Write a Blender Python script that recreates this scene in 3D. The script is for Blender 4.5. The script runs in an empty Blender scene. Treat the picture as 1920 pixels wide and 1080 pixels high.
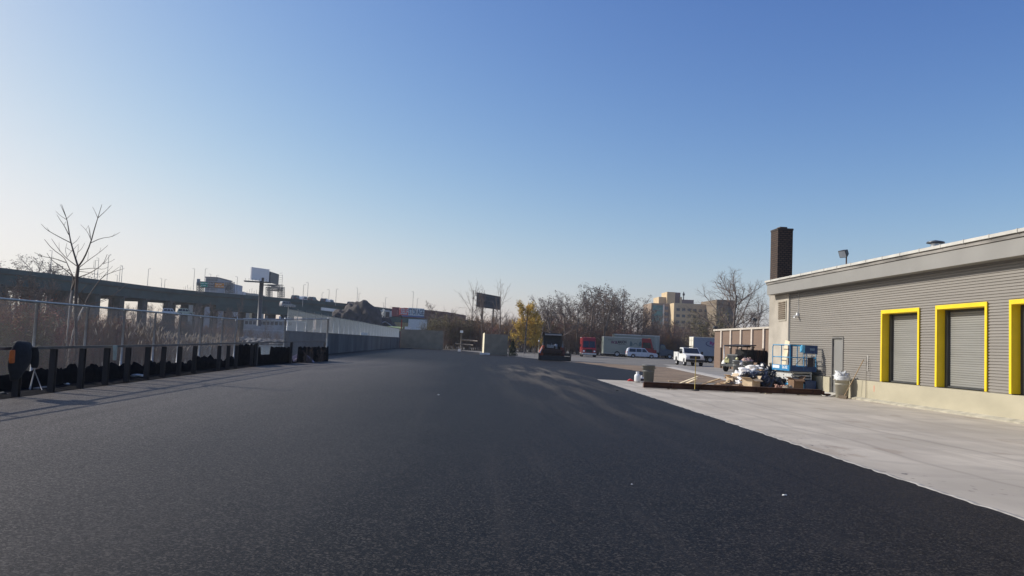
import bpy, bmesh, math, random
import numpy as np
from mathutils import Vector, Matrix, noise
R = random.Random(7)
S = bpy.context.scene
C = S.collection
rad = math.radians
# ---------------------------------------------------------------- camera
FOC = 1493.; PCX, PCY = 960., 540.; CAMH = 1.6
YAW, PITCH, ROLL = rad(2.84), rad(3.993), rad(2.577)
fw = Vector((math.sin(YAW)*math.cos(PITCH), math.cos(YAW)*math.cos(PITCH), math.sin(PITCH)))
r0 = Vector((math.cos(YAW), -math.sin(YAW), 0)); u0 = r0.cross(fw)
cr = r0*math.cos(ROLL)+u0*math.sin(ROLL); cu = -r0*math.sin(ROLL)+u0*math.cos(ROLL)
cd = bpy.data.cameras.new('camera'); cam = bpy.data.objects.new('camera', cd); C.objects.link(cam)
cd.sensor_width = 36; cd.lens = FOC/1920*36; cd.clip_end = 5000; cd.clip_start = .1
m = Matrix((cr, cu, -fw)).transposed().to_4x4(); m.translation = (0, 0, CAMH); cam.matrix_world = m
S.camera = cam
# ---------------------------------------------------------------- sky, sun, exposure
SUN = Vector((-1.6, .58, 1.02)).normalized()
w = bpy.data.worlds.new('World'); S.world = w; w.use_nodes = True
nt = w.node_tree; bg = nt.nodes['Background']
sk = nt.nodes.new('ShaderNodeTexSky'); sk.sky_type = 'NISHITA'; sk.sun_disc = False
sk.sun_elevation = math.asin(SUN.z); sk.sun_rotation = math.atan2(SUN.x, SUN.y)
sk.air_density = 1.0; sk.dust_density = 1.0; sk.ozone_density = 3.5; sk.altitude = 0
# film response of the sky: a power and gain per colour channel
SK = .14
def mth(op, a, b):
    x = nt.nodes.new('ShaderNodeMath'); x.operation = op; nt.links.new(a, x.inputs[0]); x.inputs[1].default_value = b; return x.outputs[0]
sp_ = nt.nodes.new('ShaderNodeSeparateColor'); cb_ = nt.nodes.new('ShaderNodeCombineColor'); nt.links.new(sk.outputs[0], sp_.inputs[0])
for ci, (gp, gk) in enumerate([(1.62, 2.0), (1.42, 1.36), (1.06, 1.16)]):
    v_ = mth('MULTIPLY', mth('POWER', mth('MULTIPLY', sp_.outputs[ci], SK), gp), gk)
    dn = mth('POWER', mth('ADD', mth('POWER', mth('MULTIPLY', v_, 1/.95), 3.), 1.), 1/3)   # soft shoulder near white
    dv = nt.nodes.new('ShaderNodeMath'); dv.operation = 'DIVIDE'; nt.links.new(v_, dv.inputs[0]); nt.links.new(dn, dv.inputs[1])
    nt.links.new(mth('MULTIPLY', dv.outputs[0], 1/SK), cb_.inputs[ci])
nt.links.new(cb_.outputs[0], bg.inputs[0]); bg.inputs[1].default_value = SK
sl = bpy.data.lights.new('sun', 'SUN'); sl.energy = 4.8; sl.angle = rad(.5); sl.color = (1, .95, .87)
so = bpy.data.objects.new('sun', sl); C.objects.link(so); so.location = (-30, 10, 40)
so.rotation_euler = SUN.to_track_quat('Z', 'Y').to_euler()
S.view_settings.view_transform = 'Standard'; S.view_settings.look = 'None'
S.view_settings.exposure = 0; S.view_settings.gamma = 1

# ---------------------------------------------------------------- measuring helpers: a sight line of the photo met with a plane of the place
def ray(x, y): return fw*FOC + cr*(x-PCX) + cu*(PCY-y)
def gz(x, y, z=0):
    v = ray(x, y); return Vector((0, 0, CAMH)) + v*((z-CAMH)/v.z)
def at(x, y, Y):
    v = ray(x, y); return Vector((0, 0, CAMH)) + v*(Y/v.y)
def ax(x, y, X):
    v = ray(x, y); return Vector((0, 0, CAMH)) + v*(X/v.x)
ORD = ['first', 'second', 'third', 'fourth', 'fifth', 'sixth', 'seventh', 'eighth', 'ninth', 'tenth', 'eleventh', 'twelfth', 'thirteenth', 'fourteenth', 'fifteenth', 'sixteenth', 'seventeenth', 'eighteenth', 'nineteenth', 'twentieth', 'twenty-first', 'twenty-second', 'twenty-third', 'twenty-fourth', 'twenty-fifth', 'twenty-sixth', 'twenty-seventh', 'twenty-eighth', 'twenty-ninth', 'thirtieth', 'thirty-first', 'thirty-second', 'thirty-third', 'thirty-fourth', 'thirty-fifth', 'thirty-sixth', 'thirty-seventh', 'thirty-eighth', 'thirty-ninth', 'fortieth']
# ---------------------------------------------------------------- materials
MATS = {}
def mat(name, col, rough=.8, var=.12, scale=3., bump=0., bscale=None, metal=0., stretch=(1, 1, 1), spec=.5, col2=None, em=None, det=5, lo=.35, hi=.65):
    if name in MATS: return MATS[name]
    M = bpy.data.materials.new(name); M.use_nodes = True; n = M.node_tree.nodes; L = M.node_tree.links
    b = n['Principled BSDF']; b.inputs['Roughness'].default_value = rough; b.inputs['Metallic'].default_value = metal
    b.inputs['Specular IOR Level'].default_value = spec
    tc = n.new('ShaderNodeNewGeometry'); mp = n.new('ShaderNodeMapping'); mp.inputs['Scale'].default_value = stretch
    L.new(tc.outputs['Position'], mp.inputs[0])
    nz = n.new('ShaderNodeTexNoise'); nz.inputs['Scale'].default_value = scale; nz.inputs['Detail'].default_value = det
    L.new(mp.outputs[0], nz.inputs['Vector'])
    rp = n.new('ShaderNodeValToRGB'); rp.color_ramp.elements[0].position = lo; rp.color_ramp.elements[1].position = hi
    a = [max(0, c*(1-var)) for c in col]; c2 = col2 or [min(1, c*(1+var)) for c in col]
    rp.color_ramp.elements[0].color = (*a, 1); rp.color_ramp.elements[1].color = (*c2, 1)
    L.new(nz.outputs[0], rp.inputs[0]); L.new(rp.outputs[0], b.inputs['Base Color'])
    if bump:
        bn = n.new('ShaderNodeBump'); bn.inputs['Strength'].default_value = bump; bn.inputs['Distance'].default_value = .02
        n2 = n.new('ShaderNodeTexNoise'); n2.inputs['Scale'].default_value = bscale or scale*4; n2.inputs['Detail'].default_value = 4
        L.new(mp.outputs[0], n2.inputs['Vector']); L.new(n2.outputs[0], bn.inputs['Height']); L.new(bn.outputs[0], b.inputs['Normal'])
    if em: b.inputs['Emission Color'].default_value = (*em, 1); b.inputs['Emission Strength'].default_value = 1
    MATS[name] = M; return M
class NG:   # tiny node-graph helper for the hand-made ground materials
    def __init__(s, name):
        s.M = bpy.data.materials.new(name); s.M.use_nodes = True; s.n = s.M.node_tree.nodes; s.L = s.M.node_tree.links; s.b = s.n['Principled BSDF']
        s.g = s.n.new('ShaderNodeNewGeometry').outputs['Position']; MATS[name] = s.M
    def noise(s, sc, st=(1, 1, 1), det=4, rot=0, off=(0, 0, 0), dist=0):
        mp = s.n.new('ShaderNodeMapping'); mp.inputs['Scale'].default_value = st; mp.inputs['Rotation'].default_value = (0, 0, rot); mp.inputs['Location'].default_value = off
        s.L.new(s.g, mp.inputs[0]); z = s.n.new('ShaderNodeTexNoise'); z.inputs['Scale'].default_value = sc; z.inputs['Detail'].default_value = det
        z.inputs['Distortion'].default_value = dist
        s.L.new(mp.outputs[0], z.inputs['Vector']); return z.outputs[0]
    def voro(s, sc, feat='F1'):
        z = s.n.new('ShaderNodeTexVoronoi'); z.inputs['Scale'].default_value = sc; z.feature = feat; s.L.new(s.g, z.inputs['Vector']); return z
    def ramp(s, f, p0, p1, c0=(0, 0, 0), c1=(1, 1, 1)):
        r = s.n.new('ShaderNodeValToRGB'); e = r.color_ramp.elements; e[0].position = p0; e[1].position = p1; e[0].color = (*c0, 1); e[1].color = (*c1, 1)
        s.L.new(f, r.inputs[0]); return r.outputs[0]
    def mix(s, f, a, b, mode='MIX'):
        x = s.n.new('ShaderNodeMixRGB'); x.blend_type = mode
        for i, v in zip((0, 1, 2), (f, a, b)):
            if isinstance(v, (int, float)): x.inputs[i].default_value = v
            elif isinstance(v, tuple): x.inputs[i].default_value = (*v, 1)
            else: s.L.new(v, x.inputs[i])
        return x.outputs[0]
    def math(s, op, a, b=0.):
        x = s.n.new('ShaderNodeMath'); x.operation = op
        for i, v in enumerate((a, b)):
            if isinstance(v, (int, float)): x.inputs[i].default_value = v
            else: s.L.new(v, x.inputs[i])
        return x.outputs[0]
    def sep(s):
        x = s.n.new('ShaderNodeSeparateXYZ'); s.L.new(s.g, x.inputs[0]); return x.outputs
    def rng(s, f, a, b, c=0., d=1.):
        x = s.n.new('ShaderNodeMapRange'); s.L.new(f, x.inputs[0])
        for i, v in enumerate((a, b, c, d)): x.inputs[i+1].default_value = v
        return x.outputs[0]
    def bump(s, h, st, dist=.02):
        x = s.n.new('ShaderNodeBump'); x.inputs['Strength'].default_value = st; x.inputs['Distance'].default_value = dist
        s.L.new(h, x.inputs['Height']); s.L.new(x.outputs[0], s.b.inputs['Normal'])
    def col(s, c): s.L.new(c, s.b.inputs['Base Color'])

# ---------------------------------------------------------------- mesh builder
class MB:
    def __init__(s): s.v = []; s.f = []; s.mi = []; s.sm = []
    def add(s, vs, fs, mi=0, smooth=False):
        o = len(s.v); s.v += [tuple(v) for v in vs]
        for f in fs: s.f.append([i+o for i in f]); s.mi.append(mi); s.sm.append(smooth)
        return s
    def box(s, x0, x1, y0, y1, z0, z1, mi=0, M=None):
        vs = [Vector((x, y, z)) for z in (z0, z1) for y in (y0, y1) for x in (x0, x1)]
        if M: vs = [M @ v for v in vs]
        return s.add(vs, [(0, 2, 3, 1), (4, 5, 7, 6), (0, 1, 5, 4), (2, 6, 7, 3), (0, 4, 6, 2), (1, 3, 7, 5)], mi)
    def cbox(s, c, d, mi=0, rz=0, M=None):
        T = Matrix.Translation(c) @ (M or Matrix.Rotation(rz, 4, 'Z'))
        return s.box(-d[0]/2, d[0]/2, -d[1]/2, d[1]/2, -d[2]/2, d[2]/2, mi, T)
    def tube(s, pts, rs, n=6, mi=0, cap=True):
        pts = [Vector(p) for p in pts]
        if isinstance(rs, (int, float)): rs = [rs]*len(pts)
        vs = []; ref = None
        for i, p in enumerate(pts):
            d = (pts[min(i+1, len(pts)-1)]-pts[max(i-1, 0)])
            if d.length < 1e-9: d = Vector((0, 0, 1))
            d.normalize()
            if ref is None or abs(ref.dot(d)) > .95: ref = Vector((0, 0, 1)) if abs(d.z) < .9 else Vector((1, 0, 0))
            a = d.cross(ref).normalized(); b = d.cross(a)
            for k in range(n):
                t = 2*math.pi*k/n; vs.append(p+(a*math.cos(t)+b*math.sin(t))*rs[i])
        fs = [(i*n+k, i*n+(k+1) % n, (i+1)*n+(k+1) % n, (i+1)*n+k) for i in range(len(pts)-1) for k in range(n)]
        if cap and n > 3: fs += [tuple(range(n)), tuple(range((len(pts)-1)*n, len(pts)*n))[::-1]]
        return s.add(vs, fs, mi, n > 4)
    def lathe(s, prof, c=(0, 0, 0), n=20, mi=0, M=None):
        vs = []
        for r, z in prof:
            for k in range(n): vs.append(Vector((r*math.cos(2*math.pi*k/n), r*math.sin(2*math.pi*k/n), z)))
        T = Matrix.Translation(c) @ (M or Matrix())
        vs = [T @ v for v in vs]
        fs = [(i*n+k, i*n+(k+1) % n, (i+1)*n+(k+1) % n, (i+1)*n+k) for i in range(len(prof)-1) for k in range(n)]
        return s.add(vs, fs, mi, True)
    def prism(s, prof, wf, mi=0, M=None, y0=0.):   # profile in x,z, half width wf(z) (number or function) along y
        h = wf if callable(wf) else (lambda z: wf)
        n = len(prof); vs = [Vector((x, y0-h(z), z)) for x, z in prof]+[Vector((x, y0+h(z), z)) for x, z in prof]
        if M: vs = [M @ v for v in vs]
        return s.add(vs, [tuple(range(n)), tuple(range(n, 2*n))[::-1]]+[(i, i+n, (i+1) % n+n, (i+1) % n) for i in range(n)], mi)
    def poly(s, pts, mi=0): return s.add(pts, [tuple(range(len(pts)))], mi)
    def blob(s, c, r, amp=.2, fr=1.5, seed=0, mi=0, sub=3, flat=None, rz=0):
        bm = bmesh.new(); bmesh.ops.create_icosphere(bm, subdivisions=sub, radius=1)
        vs = []
        for v in bm.verts:
            p = v.co.normalized(); k = 1+amp*noise.fractal(p*fr+Vector((seed*7.3, seed, 0)), .9 if sub > 4 else 1, 2, 7 if sub > 4 else 3)*1.6
            q = Vector((p.x*r[0]*k, p.y*r[1]*k, p.z*r[2]*k)); q.rotate(Matrix.Rotation(rz, 3, 'Z')); q += Vector(c)
            if flat is not None and q.z < flat: q.z = flat
            vs.append(q)
        fs = [[v.index for v in f.verts] for f in bm.faces]; bm.free(); return s.add(vs, fs, mi, True)
    def obj(s, name, mats, parent=None, bevel=0., world=True):
        me = bpy.data.meshes.new(name)
        vs = np.array(s.v, dtype=np.float32).reshape(-1, 3)
        org = Vector((0, 0, 0))
        if parent is None:
            lo, hi = vs.min(0), vs.max(0); org = Vector(((lo[0]+hi[0])/2, (lo[1]+hi[1])/2, lo[2]))
        elif world:
            p = parent; 
            while p: org = org+p.location; p = p.parent
        vs = vs - np.array(org, dtype=np.float32)
        me.from_pydata(vs.tolist(), [], s.f)
        if not isinstance(mats, (list, tuple)): mats = [mats]
        for q in mats: me.materials.append(q)
        me.polygons.foreach_set('material_index', s.mi); me.polygons.foreach_set('use_smooth', s.sm); me.update()
        o = bpy.data.objects.new(name, me); C.objects.link(o)
        if parent is None: o.location = org
        else: o.parent = parent
        if bevel:
            b = o.modifiers.new('bevel', 'BEVEL'); b.width = bevel; b.segments = 2; b.limit_method = 'ANGLE'; b.angle_limit = rad(40)
        return o
def T(o, label=None, cat=None, group=None, kind=None):
    if label: o['label'] = label
    if cat: o['category'] = cat
    if group: o['group'] = group
    if kind: o['kind'] = kind
    return o
def E(name, loc, label, cat, group=None, rz=0):
    o = bpy.data.objects.new(name, None); C.objects.link(o); o.location = loc; o.rotation_euler = (0, 0, rz); o.empty_display_size = .3
    return T(o, label, cat, group)
def copy_tree(o, parent=None):
    c = o.copy(); C.objects.link(c)
    if parent: c.parent = parent
    for ch in list(o.children): copy_tree(ch, c)
    return c
def text(name, s, h, M, mt, parent, wid=None, off=0., ext=.008, world=False):
    cu_ = bpy.data.curves.new(name, 'FONT'); cu_.body = s; cu_.size = 1; cu_.offset = off; cu_.extrude = 0; cu_.resolution_u = 3
    o = bpy.data.objects.new(name, cu_); C.objects.link(o); bpy.context.view_layer.update()
    me = bpy.data.meshes.new_from_object(o); bpy.data.objects.remove(o)
    co = np.zeros(len(me.vertices)*3); me.vertices.foreach_get('co', co); co = co.reshape(-1, 3)
    lo, hi = co.min(0), co.max(0); sy = h/(hi[1]-lo[1]); sx = sy if wid is None else wid/(hi[0]-lo[0])
    vs = [M @ Vector(((x-(lo[0]+hi[0])/2)*sx, (y-(lo[1]+hi[1])/2)*sy, z*ext)) for x, y, z in co]
    b = MB(); b.add(vs, [list(p.vertices) for p in me.polygons])
    return b.obj(name, mt, parent, world=world)
def face(px, py, pz, nx, ny):   # frame of a vertical face: text reads left to right, normal (nx, ny)
    xx = Vector((-ny, nx, 0)); zz = Vector((nx, ny, 0)); M = Matrix((xx, Vector((0, 0, 1)), zz)).transposed().to_4x4(); M.translation = (px, py, pz); return M

# ================================================================ GROUND
g = NG('asphalt'); x, y, z = g.sep()
fine = g.noise(85, det=6); vor = g.voro(95).outputs['Distance']; big = g.noise(.22, (1, .35, 1), 4); mid = g.noise(1.6, (1, .5, 1), 4)
c = g.ramp(fine, .40, .62, (.002, .002, .0018), (.016, .0135, .0115))
grit = g.voro(62, 'F1').outputs['Color']; gs = g.n.new('ShaderNodeSeparateColor'); g.L.new(grit, gs.inputs[0])
c = g.mix(g.ramp(gs.outputs[0], .62, .95), c, (.068, .058, .048)); c = g.mix(g.ramp(gs.outputs[1], .7, .9), c, (.004, .004, .005))
c = g.mix(g.ramp(g.noise(160, det=2), .66, .74), c, (.13, .125, .12))
c = g.mix(g.math('MULTIPLY', g.ramp(big, .4, .65), .4), c, (.018, .016, .016))
c = g.mix(g.math('MULTIPLY', g.ramp(mid, .45, .75), .22), c, (.03, .027, .025))
# dust dragged off the dirt by tyres, near the corner of the concrete
tr = g.noise(1.3, (1, .09, 1), 5, rot=.12, dist=.4)
m1 = g.math('MULTIPLY', g.rng(g.math('ABSOLUTE', g.math('SUBTRACT', x, 3.9)), 0, 3.2, 1, 0), g.rng(y, 14, 50, 0, 1))
m1 = g.math('MULTIPLY', m1, g.rng(y, 52, 62, 1, 0))
c = g.mix(g.math('MULTIPLY', g.ramp(tr, .44, .64), g.math('MULTIPLY', m1, .95)), c, (.19, .155, .11))
# older dustier strip by the rail
m2 = g.math('MULTIPLY', g.rng(g.math('ADD', x, g.math('MULTIPLY', g.noise(.6, (1, .25, 1)), 2.4)), -7.2, .6, 1, 0), g.rng(y, 50, 66, 1, 0))
c = g.mix(g.math('MULTIPLY', m2, .85), c, g.mix(g.ramp(gs.outputs[0], .35, .95), g.mix(g.noise(.9, (1, .3, 1)), (.062, .055, .047), (.125, .108, .092)), (.27, .24, .21)))
# joint between paving passes
for jx, jw, ja in ((4.6, .04, .5),):
    j2 = g.math('ABSOLUTE', g.math('SUBTRACT', g.math('ADD', x, g.math('MULTIPLY', g.noise(.4, off=(jx, 0, 0)), .3)), jx))
    c = g.mix(g.math('MULTIPLY', g.rng(j2, 0, jw, 1, 0), ja), c, (.002, .002, .002))
tk = g.noise(2.2, (1, .035, 1), 3, rot=-.03, off=(2, 0, 0))
c = g.mix(g.math('MULTIPLY', g.ramp(tk, .56, .72), .3), c, (.055, .046, .038))
jn = g.math('ABSOLUTE', g.math('SUBTRACT', g.math('ADD', x, g.math('MULTIPLY', g.noise(.5), .25)), 1.9))
c = g.mix(g.math('MULTIPLY', g.rng(jn, 0, .05, 1, 0), .5), c, (.009, .009, .01))
g.col(c); g.b.inputs['Roughness'].default_value = .55; g.b.inputs['Specular IOR Level'].default_value = .08
g.bump(g.mix(.35, gs.outputs[2], g.mix(.5, fine, vor)), .85, .014)
g = NG('concrete'); x, y, z = g.sep()
st = g.noise(.9, (1.6, .22, 1), 6, rot=.04, dist=.5); bl = g.noise(.35, det=5)
c = g.ramp(bl, .3, .7, (.38, .335, .27), (.57, .505, .41))
c = g.mix(g.math('MULTIPLY', g.ramp(st, .46, .66), .6), c, (.35, .30, .24))
ln = g.math('ABSOLUTE', g.math('SUBTRACT', g.math('ADD', x, g.math('MULTIPLY', g.noise(.25, det=2), .6)), 9.6))
c = g.mix(g.math('MULTIPLY', g.rng(ln, 0, .12, 1, 0), .45), c, (.2, .17, .14))
ln = g.math('ABSOLUTE', g.math('SUBTRACT', g.math('ADD', x, g.math('MULTIPLY', g.noise(.3, det=2, off=(3, 3, 0)), .9)), 7.9))
c = g.mix(g.math('MULTIPLY', g.rng(ln, 0, .1, 1, 0), .4), c, (.2, .17, .14))
for jx in (8.9, 12.3):
    j2 = g.math('ABSOLUTE', g.math('SUBTRACT', x, jx)); c = g.mix(g.math('MULTIPLY', g.rng(j2, 0, .02, 1, 0), .5), c, (.18, .16, .14))
for jy in (11., 17., 23., 29., 35.):
    j2 = g.math('ABSOLUTE', g.math('SUBTRACT', y, jy)); c = g.mix(g.math('MULTIPLY', g.rng(j2, 0, .02, 1, 0), .5), c, (.18, .16, .14))
c = g.mix(g.math('MULTIPLY', g.ramp(g.noise(1.4, (.5, 1, 1), 6, off=(9, 4, 0)), .52, .64), .65), c, (.36, .315, .26))
c = g.mix(g.math('MULTIPLY', g.ramp(g.noise(.9, (1, .5, 1), 7, off=(1, 7, 0)), .62, .66), .35), c, (.25, .18, .12))
sp = g.math('MULTIPLY', g.ramp(g.noise(9, (1, .6, 1), 6), .62, .66), g.math('MULTIPLY', g.ramp(g.noise(.28, det=2), .5, .6), g.rng(x, 6.2, 9.2, 1, 0)))
c = g.mix(g.math('MULTIPLY', sp, .85), c, (.06, .05, .05))
c = g.mix(g.math('MULTIPLY', g.ramp(g.noise(60, det=3), .3, .8), .25), c, (.3, .29, .27))
g.col(c); g.b.inputs['Roughness'].default_value = .85; g.bump(g.noise(40, det=5), .35, .01)
g = NG('dirt')
c = g.ramp(g.noise(.6, (.5, 1, 1), 7), .3, .7, (.10, .068, .04), (.30, .215, .135)); c = g.mix(g.ramp(g.noise(5, det=6), .55, .7), c, (.09, .068, .05))
c = g.mix(g.ramp(g.noise(1.1, (.3, 1.2, 1), 3, off=(5, 2, 0)), .58, .64), c, (.19, .11, .07))
g.col(c); g.b.inputs['Roughness'].default_value = .95; g.bump(g.noise(7, det=6), .9, .06)
g = NG('old_yard')
c = g.ramp(g.noise(.25, (.35, 1, 1), 6), .3, .7, (.115, .105, .09), (.2, .185, .16)); c = g.mix(g.ramp(g.noise(2.4, (.3, 1, 1), 5), .56, .66), c, (.08, .07, .06))
g.col(c); g.b.inputs['Roughness'].default_value = .9; g.bump(g.noise(9, det=5), .4, .02)
g = NG('earth')
c = g.ramp(g.noise(.12, det=8), .35, .7, (.06, .05, .038), (.15, .12, .08)); g.col(c); g.b.inputs['Roughness'].default_value = .95; g.bump(g.noise(2, det=6), .8, .1)

def ground():
    xs = sorted(set([-3500, -900, -400, -250, -180, -140, -120, -100, -80, -60, -45, -35, -28, -22, -18, -15.5, -13.5, -12.6, -11.5, -8, 0, 30, 100, 250, 600, 2500]))
    ys = sorted(set([-300, -50, 0, 20, 40, 50, 56, 70, 90, 110, 130, 150, 170, 190, 200, 205, 212, 225, 250, 300, 400, 600, 900, 1500, 3500]))
    def h(x, y):
        if x > -12.7: return -.008
        far = 206+.10*(x+12)*-1*.0
        if y >= 225: return -.6
        if y > 200: return -3.0+(y-200)/25*2.4
        if x > -15.6: return -.5
        if x > -22: return -.6-2.4*min(1, (-15.5-x)/6.5)
        return -3.0
    vs = [(x, y, h(x, y)) for y in ys for x in xs]; n = len(xs)
    fs = [(j*n+i, j*n+i+1, (j+1)*n+i+1, (j+1)*n+i) for j in range(len(ys)-1) for i in range(n-1)]
    o = MB().add(vs, fs).obj('ground', MATS['earth']); T(o, kind='structure')
ground()
def sheet(name, pts, z, mt):
    return T(MB().poly([(p[0], p[1], z) for p in pts]).obj(name, mt), kind='structure')
sheet('old_yard', [(-3.5, 96), (-3.5, 200), (60, 220), (90, 160), (90, 40), (12, 40.2), (9, 60)], -.003, MATS['old_yard'])
R2 = random.Random(3)
def rag(a, b, n, j):
    a, b = Vector(a), Vector(b); return [tuple(a.lerp(b, i/n)+Vector((R2.uniform(-j, j), R2.uniform(-j, j)))*(0 if i == 0 else 1)) for i in range(n)]
dirt = rag((7.9, 39.6), (12.6, 56), 14, .25)+rag((12.6, 56), (12.0, 66), 8, .3)+rag((12.0, 66), (10.5, 84), 10, .3)+rag((10.5, 84), (19, 76), 8, .4)+rag((19, 76), (14.7, 40), 14, .15)
sheet('dirt_patch', dirt, .003, MATS['dirt'])
edge = rag((5.72, 2), (6.05, 16.9), 110, .028)+rag((6.05, 16.9), (6.45, 40.0), 90, .04)
asph = [(-8.8, -6), (5.7, -6)]+edge+rag((6.45, 40.0), (8.4, 40.3), 6, .04)+rag((8.4, 40.3), (12.6, 56.2), 30, .22)+rag((12.6, 56.2), (12.1, 65), 14, .2)+rag((12.1, 65), (11.1, 78), 20, .2)+rag((11.1, 78), (8.0, 90), 12, .2)+rag((8.0, 90), (5.2, 104.5), 10, .2)+rag((5.2, 104.5), (-2.2, 141), 16, .2)+[(-12.5, 141), (-12.4, 54), (-8.6, 51), (-9.7, 46), (-9.9, 38.5), (-9.45, 16), (-8.9, -1)]
sheet('asphalt_lot', asph, .006, MATS['asphalt'])
sheet('concrete_apron', [(5.3, -6), (5.3, 39.9), (8.5, 40.1), (15.9, 40.1), (15.9, -6)], .002, MATS['concrete'])
# worn kerb strip between dirt and the slab on its right
T(MB().add([(14.5, 40.4, .005), (14.85, 40.4, .06), (15.3, 40.4, .06), (18.9, 76, .005), (19.25, 76, .06), (19.8, 76, .06)], [(0, 3, 4, 1), (1, 4, 5, 2)]).obj('kerb_strip', mat('pale_concrete', (.42, .39, .34), .9, .15, 2)), kind='structure')
sheet('side_yard', [(15.3, 40.4), (19.8, 76), (22.5, 92), (60, 92), (60, 40.4)], .001, mat('yard_slab', (.25, .235, .21), .9, .2, .7, .3, stretch=(.4, 1, 1)))
# low fresh concrete lip of the apron along the asphalt
ed = [p for p in edge]
lp = MB(); vs = []
for (a, b) in ed: vs += [(a-.02, b, .004), (a, b, .014), (a+.03, b, .014), (a+.08, b, .003)]
lp.add(vs, [(i*4+k, i*4+k+1, (i+1)*4+k+1, (i+1)*4+k) for i in range(len(ed)-1) for k in range(3)])
T(lp.obj('apron_edge', mat('edge_concrete', (.36, .335, .30), .9, .2, 6, .4)), kind='structure')
# canal
g = NG('canal_water'); g.b.inputs['Base Color'].default_value = (.03, .04, .045, 1); g.b.inputs['Roughness'].default_value = .18; g.b.inputs['Specular IOR Level'].default_value = .8
g.bump(g.noise(1.2, (1, .6, 1), 5), .55, .12)
sheet('water', [(-600, -300), (-13.2, -300), (-13.2, 222), (-600, 222)], -1.6, MATS['canal_water'])

# ================================================================ WAREHOUSE (right)
WX = 15.66
siding = mat('grey_siding', (.25, .23, .203), .55, .05, 1.2, metal=.0, stretch=(1, .3, 4))
cream = mat('cream_paint', (.40, .36, .255), .8, .07, 1.4, .15, stretch=(1, .5, 1))
fasc = mat('grey_fascia', (.25, .24, .22), .6, .05, .9)
yellow = mat('yellow_paint', (.80, .57, .008), .5, .05, 2)
shut = mat('shutter_grey', (.245, .24, .22), .45, .06, 1.5, stretch=(1, .3, 3))
stucco = mat('stucco', (.40, .36, .30), .9, .18, .8, .4, 20)
dark = mat('dark_metal', (.03, .03, .033), .5, .2)
galv = mat('galvanised', (.36, .37, .38), .42, .15, 6, metal=.7)
wh = E('warehouse', (WX, 24, 0), 'long low warehouse with grey ribbed siding, cream base and yellow dock door frames', 'building')
Y0, Y1 = 2.0, 38.5
doors = [(27.06, 29.62, .80, 3.48), (23.40, 26.05, .80, 3.50), (19.80, 22.36, .80, 3.50), (16.2, 18.8, .8, 3.5), (12.6, 15.2, .8, 3.5)]
pdoor = (32.74, 33.80, .14, 2.50)
def ribs(m, y0, y1, z0, z1, x, pitch=.092, d=.027):
    n = max(1, round((z1-z0)/pitch)); p = (z1-z0)/n; prof = []
    for i in range(n):
        a = z0+i*p; prof += [(x+d, a), (x+d, a+p*.22), (x, a+p*.34), (x, a+p*.90)]
    prof.append((x+d, z1))
    vs = [(q[0], yy, q[1]) for q in prof for yy in (y0, y1)]
    m.add(vs, [(2*i, 2*i+1, 2*i+3, 2*i+2) for i in range(len(prof)-1)])
m = MB(); ZB, ZT = .78, 4.72
cuts = sorted([d[:2] for d in doors]+[pdoor[:2]]); a = Y0
for (c0, c1) in cuts: ribs(m, a, c0, ZB, ZT, WX); a = c1
ribs(m, a, Y1, ZB, ZT, WX)
P = .092
def snap(z): return ZB+round((z-ZB)/((ZT-ZB)/round((ZT-ZB)/P)))*((ZT-ZB)/round((ZT-ZB)/P))
for d in doors: ribs(m, d[0], d[1], snap(d[3]), ZT, WX)
ribs(m, pdoor[0], pdoor[1], snap(pdoor[3]), ZT, WX)
m.obj('siding', siding, wh)
# shell behind, roof, far and near ends
m = MB(); m.box(WX+.6, WX+22, Y0, 41.0, 0.0, 4.9); m.obj('shell', stucco, wh)
m = MB()
a = Y0
for (c0, c1) in sorted([pdoor[:2]]):
    m.box(WX-.10, WX+.55, a, c0, 0, ZB-.004); a = c1
m.box(WX-.10, WX+.55, a, Y1, 0, ZB-.004)
m.obj('base_wall', cream, wh, .012)
m = MB(); m.box(WX-.28, WX-.10, Y0, 31.4, 0, .05); m.prism([(WX-.28, .05), (WX-.10, .05), (WX-.10, .11)], 14.7, M=None, y0=16.7); m.obj('footing', mat('footing_concrete', (.38, .35, .27), .9, .2, 3, .3), wh)
m = MB(); m.box(WX-.46, WX-.06, Y0, 40.35, 4.69, 5.20); m.obj('fascia', fasc, wh, .01)
m = MB(); m.box(WX-.50, WX+.1, Y0, 40.42, 5.204, 5.33, 0)
m.obj('gutter', mat('weathered_gutter', (.21, .195, .175), .7, .45, 1.6, .3, stretch=(1, .4, 3)), wh, .01)
m = MB(); m.box(WX-.56, WX+.3, Y0, 40.45, 5.333, 5.43)
for yy in np.arange(3, 40, 1.22): m.box(WX-.575, WX+.3, yy, yy+.03, 5.32, 5.445)
m.obj('roof_edge', mat('pale_flashing', (.52, .50, .45), .55, .12, 2), wh)
m = MB(); m.box(WX+.3, WX+22, Y0, 41.0, 4.9, 5.3); m.obj('roof', mat('roof_gravel', (.2, .19, .18), .9, .2), wh)
m = MB(); m.box(WX-.05, WX+.6, Y1, 41.05, 0, 4.68); m.box(WX-.03, WX+.5, 40.35, 41.05, 4.68, 5.2)
m.obj('stucco_wall', stucco, wh)
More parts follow.
